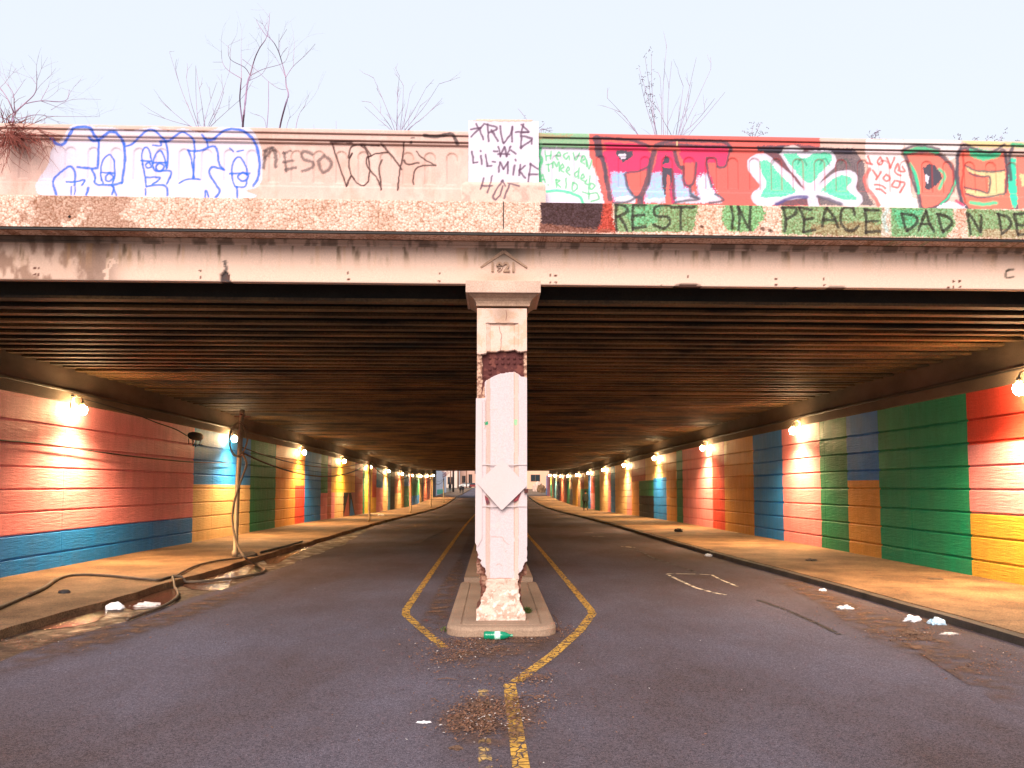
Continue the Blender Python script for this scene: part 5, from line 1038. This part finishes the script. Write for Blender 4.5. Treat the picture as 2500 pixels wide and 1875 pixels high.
def fan(label, cx, base_y, shoots, Y, m, leaves=0, name='shrub', lr=.03):
    b = atY(cx, base_y+30, Y); r = empty(name, (b[0], Y, 5.2), label, 'shrub'); mb = MB(); lf = MB()
    for (a0, a1, b1) in shoots:
        mid = ((a0+a1)/2+random.uniform(-5, 5), (base_y+b1)/2); pts = [(a0, base_y+30), (a0, base_y), mid, (a1, b1)]
        P_ = [Vector(atY(a, b_, Y+random.uniform(-.25, .25))) for a, b_ in pts]; sp = smoothpath(P_, 4); mb.tube(sp, [.0055*(1-.7*i/len(sp)) for i in range(len(sp))], 5)
        for k in range(3, len(sp), 3):
            if not leaves and random.random() < .55: grow(mb, sp[k], ((sp[-1]-sp[0]).normalized()+Vector((random.gauss(0, .45), random.gauss(0, .4), 0))).normalized(), random.uniform(.12, .35), .0035, 1, .4, 1)
        for _ in range(leaves):
            q = sp[random.randrange(len(sp)//2, len(sp))]+Vector((random.gauss(0, .03), random.gauss(0, .03), random.gauss(0, .03))); an = random.uniform(0, 6.28); s = lr*random.uniform(.5, 1.1)
            for j in range(2):
                u = Vector((math.cos(an+j*2), random.uniform(-.6, .6), math.sin(an+j*2)))*s; w_ = Vector((-u.z, 0, u.x))*.22; lf.add([q, q+u*.5+w_, q+u, q+u*.5-w_], [(0, 1, 2, 3)])
    o = mb.build('stems', m, r); o.matrix_parent_inverse = Matrix.Translation(-r.location)
    if leaves: o = lf.build('leaves', M['leaf'], r); o.matrix_parent_inverse = Matrix.Translation(-r.location)
    return r
fan('wide fan of thin bare shoots left of the tall forked sapling', 500, 315, [(482, 415, 130), (484, 478, 160), (486, 455, 190), (505, 560, 175), (508, 545, 230), (500, 478, 165), (495, 530, 200), (510, 590, 240), (470, 390, 245), (480, 360, 275)], 12.2, M['twig'])
fan('fan of thin bare shoots behind the black scribbled graffiti', 975, 323, [(965, 912, 190), (968, 970, 210), (972, 975, 185), (976, 985, 210), (980, 1000, 230), (985, 1072, 205), (990, 1080, 240), (960, 905, 250), (958, 890, 260), (978, 1040, 215), (985, 1025, 260)], 11.8, M['twig'])
fan('leafy shoot with tufts beside thin stems behind the red PAT letters', 1595, 333, [(1605, 1560, 165), (1600, 1575, 140), (1602, 1590, 130)], 11.4, M['twig'], leaves=26)
fan('fan of tall bare shoots behind the red mural wall', 1630, 333, [(1560, 1483, 240), (1600, 1560, 180), (1615, 1612, 190), (1620, 1627, 118), (1630, 1640, 150), (1650, 1668, 210), (1655, 1700, 140), (1660, 1735, 170), (1665, 1745, 240), (1655, 1690, 200), (1560, 1500, 270), (1680, 1770, 225), (1640, 1600, 240)], 11.8, M['twig'])
fan('small sprig with narrow leaves behind the white parapet pier', 1315, 318, [(1310, 1290, 300), (1312, 1330, 300), (1318, 1345, 312), (1322, 1350, 318), (1300, 1265, 265)], 10.3, M['twig'], leaves=6, lr=.02)
fan('small leafy sprig above the shamrock', 1838, 338, [(1835, 1812, 318), (1838, 1840, 305), (1842, 1858, 300), (1846, 1872, 322)], 10.6, M['twig'], leaves=7)
fan('single leafy sprig above the painted word love', 2135, 342, [(2130, 2128, 335), (2136, 2142, 315)], 10.6, M['twig'], leaves=14)
fan('low leaf tufts above the last painted letters', 2420, 352, [(2340, 2342, 338), (2378, 2382, 340), (2412, 2415, 336), (2440, 2446, 330), (2485, 2488, 345), (2440, 2436, 345)], 10.6, M['twig'], leaves=9)
# left bush hanging over the parapet
random.seed(5)
b0 = Vector(atY(60, 345, 9.9)); r = empty('shrub', tuple(b0), 'dense reddish bare bush spilling over the left end of the parapet', 'shrub')
mb = MB()
for pts, r0, r1 in ((T(60, 640, 70, 560, 120, 510, 175, 450, 180, 350), .018, .005), (T(120, 510, 200, 495, 320, 495, 340, 440), .010, .004), (T(200, 495, 280, 525), .006, .003), (T(70, 560, 40, 490, 0, 430), .014, .006), (T(70, 560, 65, 460, 30, 410), .010, .004), (T(200, 495, 240, 420), .006, .003), (T(175, 410, 155, 380), .005, .003), (T(85, 590, 160, 565, 230, 570, 200, 600), .008, .004), (T(220, 570, 360, 572, 490, 573), .005, .002), (T(60, 600, 0, 570, -60, 540), .012, .005), (T(250, 540, 350, 490, 495, 488), .004, .002), (T(0, 470, -40, 430), .01, .004), (T(60, 480, 110, 410), .006, .003), (T(20, 560, -20, 500, -60, 470), .01, .004)):
    limb(mb, pts, r0, r1, 9.75, 3, 2, .12)
o = mb.build('branches', M['twig'], r); o.matrix_parent_inverse = Matrix.Translation(-r.location)
mb = MB()
for _ in range(230):
    s = random.uniform(-60, 90)*random.random(); p = Vector(atY(20+s, random.gauss(325, 10), random.uniform(9.25, 9.7))); d = Vector((random.gauss(.5, .6), random.gauss(-.25, .25), random.gauss(-.25, .45))).normalized()
    grow(mb, p, d, random.uniform(.12, .42), .0045, 1, .5, 2, zdrop=.07)
o = mb.build('hanging_twigs', M['twig_red'], r); o.matrix_parent_inverse = Matrix.Translation(-r.location)

# ================================================================ PEOPLE
def person(loc, rz, h, label, mats, pose='walk', seed=0):
    """one skinned body, z up, facing +y; h is the standing height"""
    s = h/1.75; sw = .16 if pose == 'walk' else .05
    J = {'pel': (0, 0, .95, .15), 'wai': (0, 0, 1.10, .135), 'che': (0, .01, 1.32, .165), 'nek': (0, .0, 1.49, .065), 'hd0': (0, .02, 1.57, .085), 'hd1': (0, .03, 1.66, .10), 'hd2': (0, .02, 1.72, .07),
         'sl': (-.19, 0, 1.42, .07), 'el': (-.25, -.06, 1.14, .052), 'hl': (-.25, .06, .92, .036), 'fl': (-.24, .09, .83, .03), 'sr': (.19, 0, 1.42, .07), 'er': (.25, -.02, 1.14, .052), 'hr': (.26, .10, .92, .036), 'fr': (.25, .13, .83, .03),
         'tl': (-.10, sw*.5, .85, .105), 'kl': (-.11, sw*.9, .48, .07), 'al': (-.11, sw*1.0, .09, .048), 'ol': (-.12, sw*1.0+.15, .04, .04), 'tr': (.10, -sw*.3, .85, .105), 'kr': (.11, -sw*.6, .48, .07), 'ar': (.11, -sw*1.9, .10, .048), 'or': (.12, -sw*1.7+.14, .04, .04)}
    Eg = ['pel wai', 'wai che', 'che nek', 'nek hd0', 'hd0 hd1', 'hd1 hd2', 'che sl', 'sl el', 'el hl', 'hl fl', 'che sr', 'sr er', 'er hr', 'hr fr', 'pel tl', 'tl kl', 'kl al', 'al ol', 'pel tr', 'tr kr', 'kr ar', 'ar or']
    names = list(J); me = bpy.data.meshes.new('b'); me.from_pydata([tuple(c*s for c in J[k][:3]) for k in names], [tuple(names.index(a) for a in e.split()) for e in Eg], [])
    o = bpy.data.objects.new('b', me); COL.objects.link(o); sk = o.modifiers.new('s', 'SKIN'); sk.use_smooth_shade = True
    for i, k in enumerate(names): q = J[k][3]*s; me.skin_vertices[0].data[i].radius = (q, q*.8)
    me.skin_vertices[0].data[0].use_root = True; ss = o.modifiers.new('u', 'SUBSURF'); ss.levels = 2; ss.render_levels = 2
    bpy.context.view_layer.update(); m2 = bpy.data.meshes.new_from_object(o.evaluated_get(bpy.context.evaluated_depsgraph_get())); bpy.data.objects.remove(o)
    m2.name = 'body'; m2.materials.clear()
    for m_ in mats: m2.materials.append(m_)
    for p in m2.polygons:
        z = p.center.z/s; x = abs(p.center.x/s); p.material_index = 3 if z < .075 else (1 if z < .93 and x < .2 else (2 if z > 1.5 or (z < .9 and x > .2) else 0))
    r = empty('person', loc, label, 'person', rz=rz); b = link(bpy.data.objects.new('body', m2)); b.parent = r
    bm = bmesh.new(); bmesh.ops.create_uvsphere(bm, u_segments=14, v_segments=10, radius=.108*s)
    for v in bm.verts: v.co.z *= 1.15
    bmesh.ops.delete(bm, geom=[v for v in bm.verts if v.co.z < -.03*s and v.co.y > -.02*s], context='VERTS')
    hm = bpy.data.meshes.new('hair'); bm.to_mesh(hm); bm.free(); hm.materials.append(mats[4]); ho = link(bpy.data.objects.new('hair', hm)); ho.location = (0, .015*s, 1.68*s); ho.parent = r
    mb = MB(); mb.lathe([(.235*s, .80*s), (.225*s, .95*s), (.20*s, 1.1*s), (.215*s, 1.3*s), (.225*s, 1.42*s), (.13*s, 1.50*s)], n=16)
    mb.v = [(x, y*.62, z) for x, y, z in mb.v]; mb.build('jacket', mats[0], r, smooth=True)
    return r
mk = lambda n, c_: mat(n, c_, .9, fine=.15, bump=.1)
skin = mk('skin', (.25, .13, .08)); dkj = mk('dark_green_jacket', (.018, .024, .022)); trs = mk('black_trousers', (.012, .013, .016)); shoe = mk('pale_shoes', (.45, .40, .35)); hair = mk('black_hair', (.01, .009, .009)); blk = mk('black_coat', (.012, .012, .014))
py_ = 62.5; pp = atZ(1429.5, 1247, ZW+sag(py_)); person((pp[0], pp[1], ZW+sag(pp[1])), .1, 1.62, 'person in dark jacket and trousers walking away on the right pavement', [dkj, trs, skin, shoe, hair])
for px_, h, lb, md in ((1124.5, 1.42, 'smaller person in black walking in the far road, left of the pair', [blk, trs, skin, blk, hair]), (1130.5, 1.60, 'taller person in black coat walking in the far road, right of the pair', [blk, trs, skin, blk, hair])):
    x = (px_-1203)*145/F; person((x, 145, sag(145)), math.pi if px_ > 1128 else 0, h, lb, md)
x = (1099-1203)*152/F; person((x, 152, sag(152)+.1), .4, 1.9, 'person in black standing by the far dark pole on the left pavement', [blk, trs, blk, blk, hair], 'stand')

# ================================================================ FAR STREET
M['fcream'] = mat('far_cream_render', (.62, .50, .42), .9, dark=(.45, .33, .26), scale=.3, amount=.5)
M['fpink'] = mat('far_pink_brick', (.60, .38, .30), .9, dark=(.42, .22, .16), scale=.3, amount=.5)
M['fpeach'] = mat('far_peach_render', (.70, .42, .28), .9, dark=(.55, .3, .2), scale=.25, amount=.4)
M['fwhite'] = mat('far_white_wall', (.62, .66, .74), .8, dark=(.5, .5, .55), scale=.5, amount=.3)
M['teal'] = mat('teal_paint', (.03, .42, .30), .6); M['glass'] = mat('dark_glass', (.02, .025, .03), .15, bump=0)
M['pole'] = mat('dark_wood_pole', (.03, .02, .018), .9); M['pole2'] = mat('brown_wood_pole', (.22, .11, .07), .9)
def building(x0, x1, y, d, h, m, label, wins, roofm, base=None):
    r = empty('building', ((x0+x1)/2, y, sag(y)), label, 'building'); z0 = sag(y)-.3
    cx = (x0+x1)/2; mb = MB(); mb.box(x0-cx, x1-cx, 0, d, -.3, h); mb.build('wall', m, r)
    mb = MB(); mb.box(x0-cx-.2, x1-cx+.2, -.25, d, h+.003, h+.3); mb.build('roof', roofm, r)
    for (wx, wz, ww, wh) in wins:
        mb = MB(); a = wx-cx; t = .10
        for bx in ((a-ww/2-t, a-ww/2, wz-t, wz+wh+t), (a+ww/2, a+ww/2+t, wz-t, wz+wh+t), (a-ww/2, a+ww/2, wz-t, wz), (a-ww/2, a+ww/2, wz+wh, wz+wh+t), (a-.04, a+.04, wz, wz+wh)): mb.box(bx[0], bx[1], -.08, -.003, bx[2], bx[3])
        f = mb.build('window', M['pole2'], r); mb = MB(); mb.box(a-ww/2, a+ww/2, -.03, -.002, wz, wz+wh); mb.build('pane', M['glass'], f)
    return r
building(-30, -11.2, 250, 14, 9, M['fcream'], 'pale cream building far behind the left tunnel mouth', [(-26, 1, 1.4, 2.2), (-22, 1, 1.4, 2.2), (-17.5, 1.2, 1.2, 2), (-13.5, 1, 1.4, 2.2)], M['fpink'])
building(-11.0, -4.2, 262, 14, 11, M['fpink'], 'pink brick building far behind, right of the cream one', [(-9.6, 1.5, 1, 2.2), (-7.4, 1.2, 1, 3), (-5.4, 4.5, 1, 1.6)], M['fcream'])
building(-4.0, 9.2, 275, 14, 8, M['fcream'], 'far pale building closing the view behind the column', [(-2, 1, 1.4, 2), (3, 1, 1.4, 2)], M['fpink'])
xw = (1307-1203)*215/F
building(9.2, 40, 215, 12, 10, M['fpeach'], 'peach rendered building with one barred window beyond the right tunnel mouth', [(xw, 2.0, 2.4, 1.7), (22, 2, 2, 1.6)], M['fpink'])
r = empty('boundary_wall', (-9.25, TEND+.6, 0), 'white painted wall with teal panel just beyond the left tunnel mouth', 'wall')
mb = MB(); mb.box(-.4, 0, 0, 34, -.3, 4.3); mb.build('wall', M['fwhite'], r); mb = MB(); mb.box(.003, .03, 8, 26, .25, 1.05); mb.build('teal_panel', M['teal'], r)
M['bbl'] = mat('bright_blue_paint', (.02, .22, .62), .6, fine=.2, fscale=4)
r = empty('boundary_wall', (9.0, TEND+.6, 0), 'bright blue painted wall just beyond the right tunnel mouth', 'wall')
mb = MB(); mb.box(0, .4, 0, 9, -.3, 3.3); mb.build('wall', M['bbl'], r)
for i, (px_, yb, wdt, m_, lb) in enumerate(((1107, 158, .42, 'pole', 'thick dark utility pole beyond the far tunnel mouth'), (1118.5, 205, .42, 'pole2', 'brown utility pole right of the thick dark one in the far street'), (1100.5, 200, .3, 'pole2', 'thin brown pole left of the thick dark one in the far street'), (1139, 232, .35, 'pole2', 'faint pinkish pole furthest right in the left tunnel opening'))):
    x = (px_-1203)*yb/F; r = empty('far_utility_pole', (x, yb, sag(yb)), lb, 'utility pole'); mb = MB(); mb.tube([(0, 0, -.1), (0, 0, 9)], [wdt/2, wdt/2*.8], 10); mb.build('shaft', M[m_], r, smooth=True)
    mb = MB(); mb.box(-1, 1, -.05, .05, 8.2, 8.35); mb.build('crossarm', M[m_], r)
def car(loc, rz, m_, label):
    r = empty('parked_car', loc, label, 'car', rz=rz); mb = MB()
    secs = [(-2.1, .35, .75, .78), (-1.9, .3, .85, .85), (-1.1, .3, .95, .88), (-.9, .3, .97, .88), (1.2, .3, .95, .88), (1.9, .3, .82, .85), (2.1, .4, .7, .78)]
    v = []
    for y, z0, z1, hw in secs: v += [(-hw, y, z0), (-hw, y, z1), (hw, y, z1), (hw, y, z0)]
    n = len(secs); mb.add(v, [(i*4+j, i*4+(j+1) % 4, i*4+4+(j+1) % 4, i*4+4+j) for i in range(n-1) for j in range(4)]+[(0, 1, 2, 3), tuple((n-1)*4+j for j in (3, 2, 1, 0))]); mb.build('body', m_, r, bevel=.05)
    mb = MB(); v = [(s*a, y, z) for y, z, a in ((-1.5, .95, .8), (-.9, 1.42, .62), (.6, 1.42, .62), (1.3, .95, .8)) for s in (-1, 1)]; mb.add(v, [(0, 2, 4, 6), (1, 7, 5, 3), (0, 1, 3, 2), (2, 3, 5, 4), (4, 5, 7, 6), (0, 6, 7, 1)]); mb.build('cabin', M['glass'], r, bevel=.04)
    for sx in (-.82, .82):
        for sy in (-1.3, 1.35): mb = MB(); mb.lathe([(.2, -.1), (.32, -.1), (.32, .1), (.2, .1)], c=(sx, sy, .32), n=14, axis='x'); mb.build('wheel', M['black'], r)
    return r
car(((1154-1203)*235/F, 235, sag(235)), .1, mk('dark_red_car_paint', (.20, .03, .03)), 'dark red car parked far off beyond the left tunnel opening')
car(((1143-1203)*244/F-.6, 243, sag(243)), 1.4, mk('white_car_paint', (.6, .58, .55)), 'pale car parked left of the dark red one in the far street')
blob('rubble_heap', ((1312-1203)*165/F, 165, sag(165)), (.9, .9, 1.7), M['conc'], 'tall grey tarpaulin covered heap at the right tunnel mouth', 'heap', 31, rough=.2)
blob('rubble_heap', ((1321-1203)*160/F, 160, sag(160)), (.8, .9, 1.3), M['walk'], 'lower brown heap beside the blue wall at the right tunnel mouth', 'heap', 32, rough=.25)
# small bare trees far off
random.seed(9)
r = empty('tree', ((1082-1203)*140/F-1.0, 146, 0), 'bare reddish tree over the far white wall', 'tree'); mb = MB(); grow(mb, Vector((0, 0, 0)), Vector((0, 0, 1)), 4.0, .1, 0, .4); mb.build('trunk', M['twig'], r)
mb = MB()
for _ in range(26): grow(mb, Vector((0, 0, random.uniform(2.6, 4.2))), Vector((random.gauss(.3, .6), random.gauss(0, .5), random.uniform(.1, .9))).normalized(), 1.6, .035, 2, .5, 2)
mb.build('crown', M['twig_red'], r)
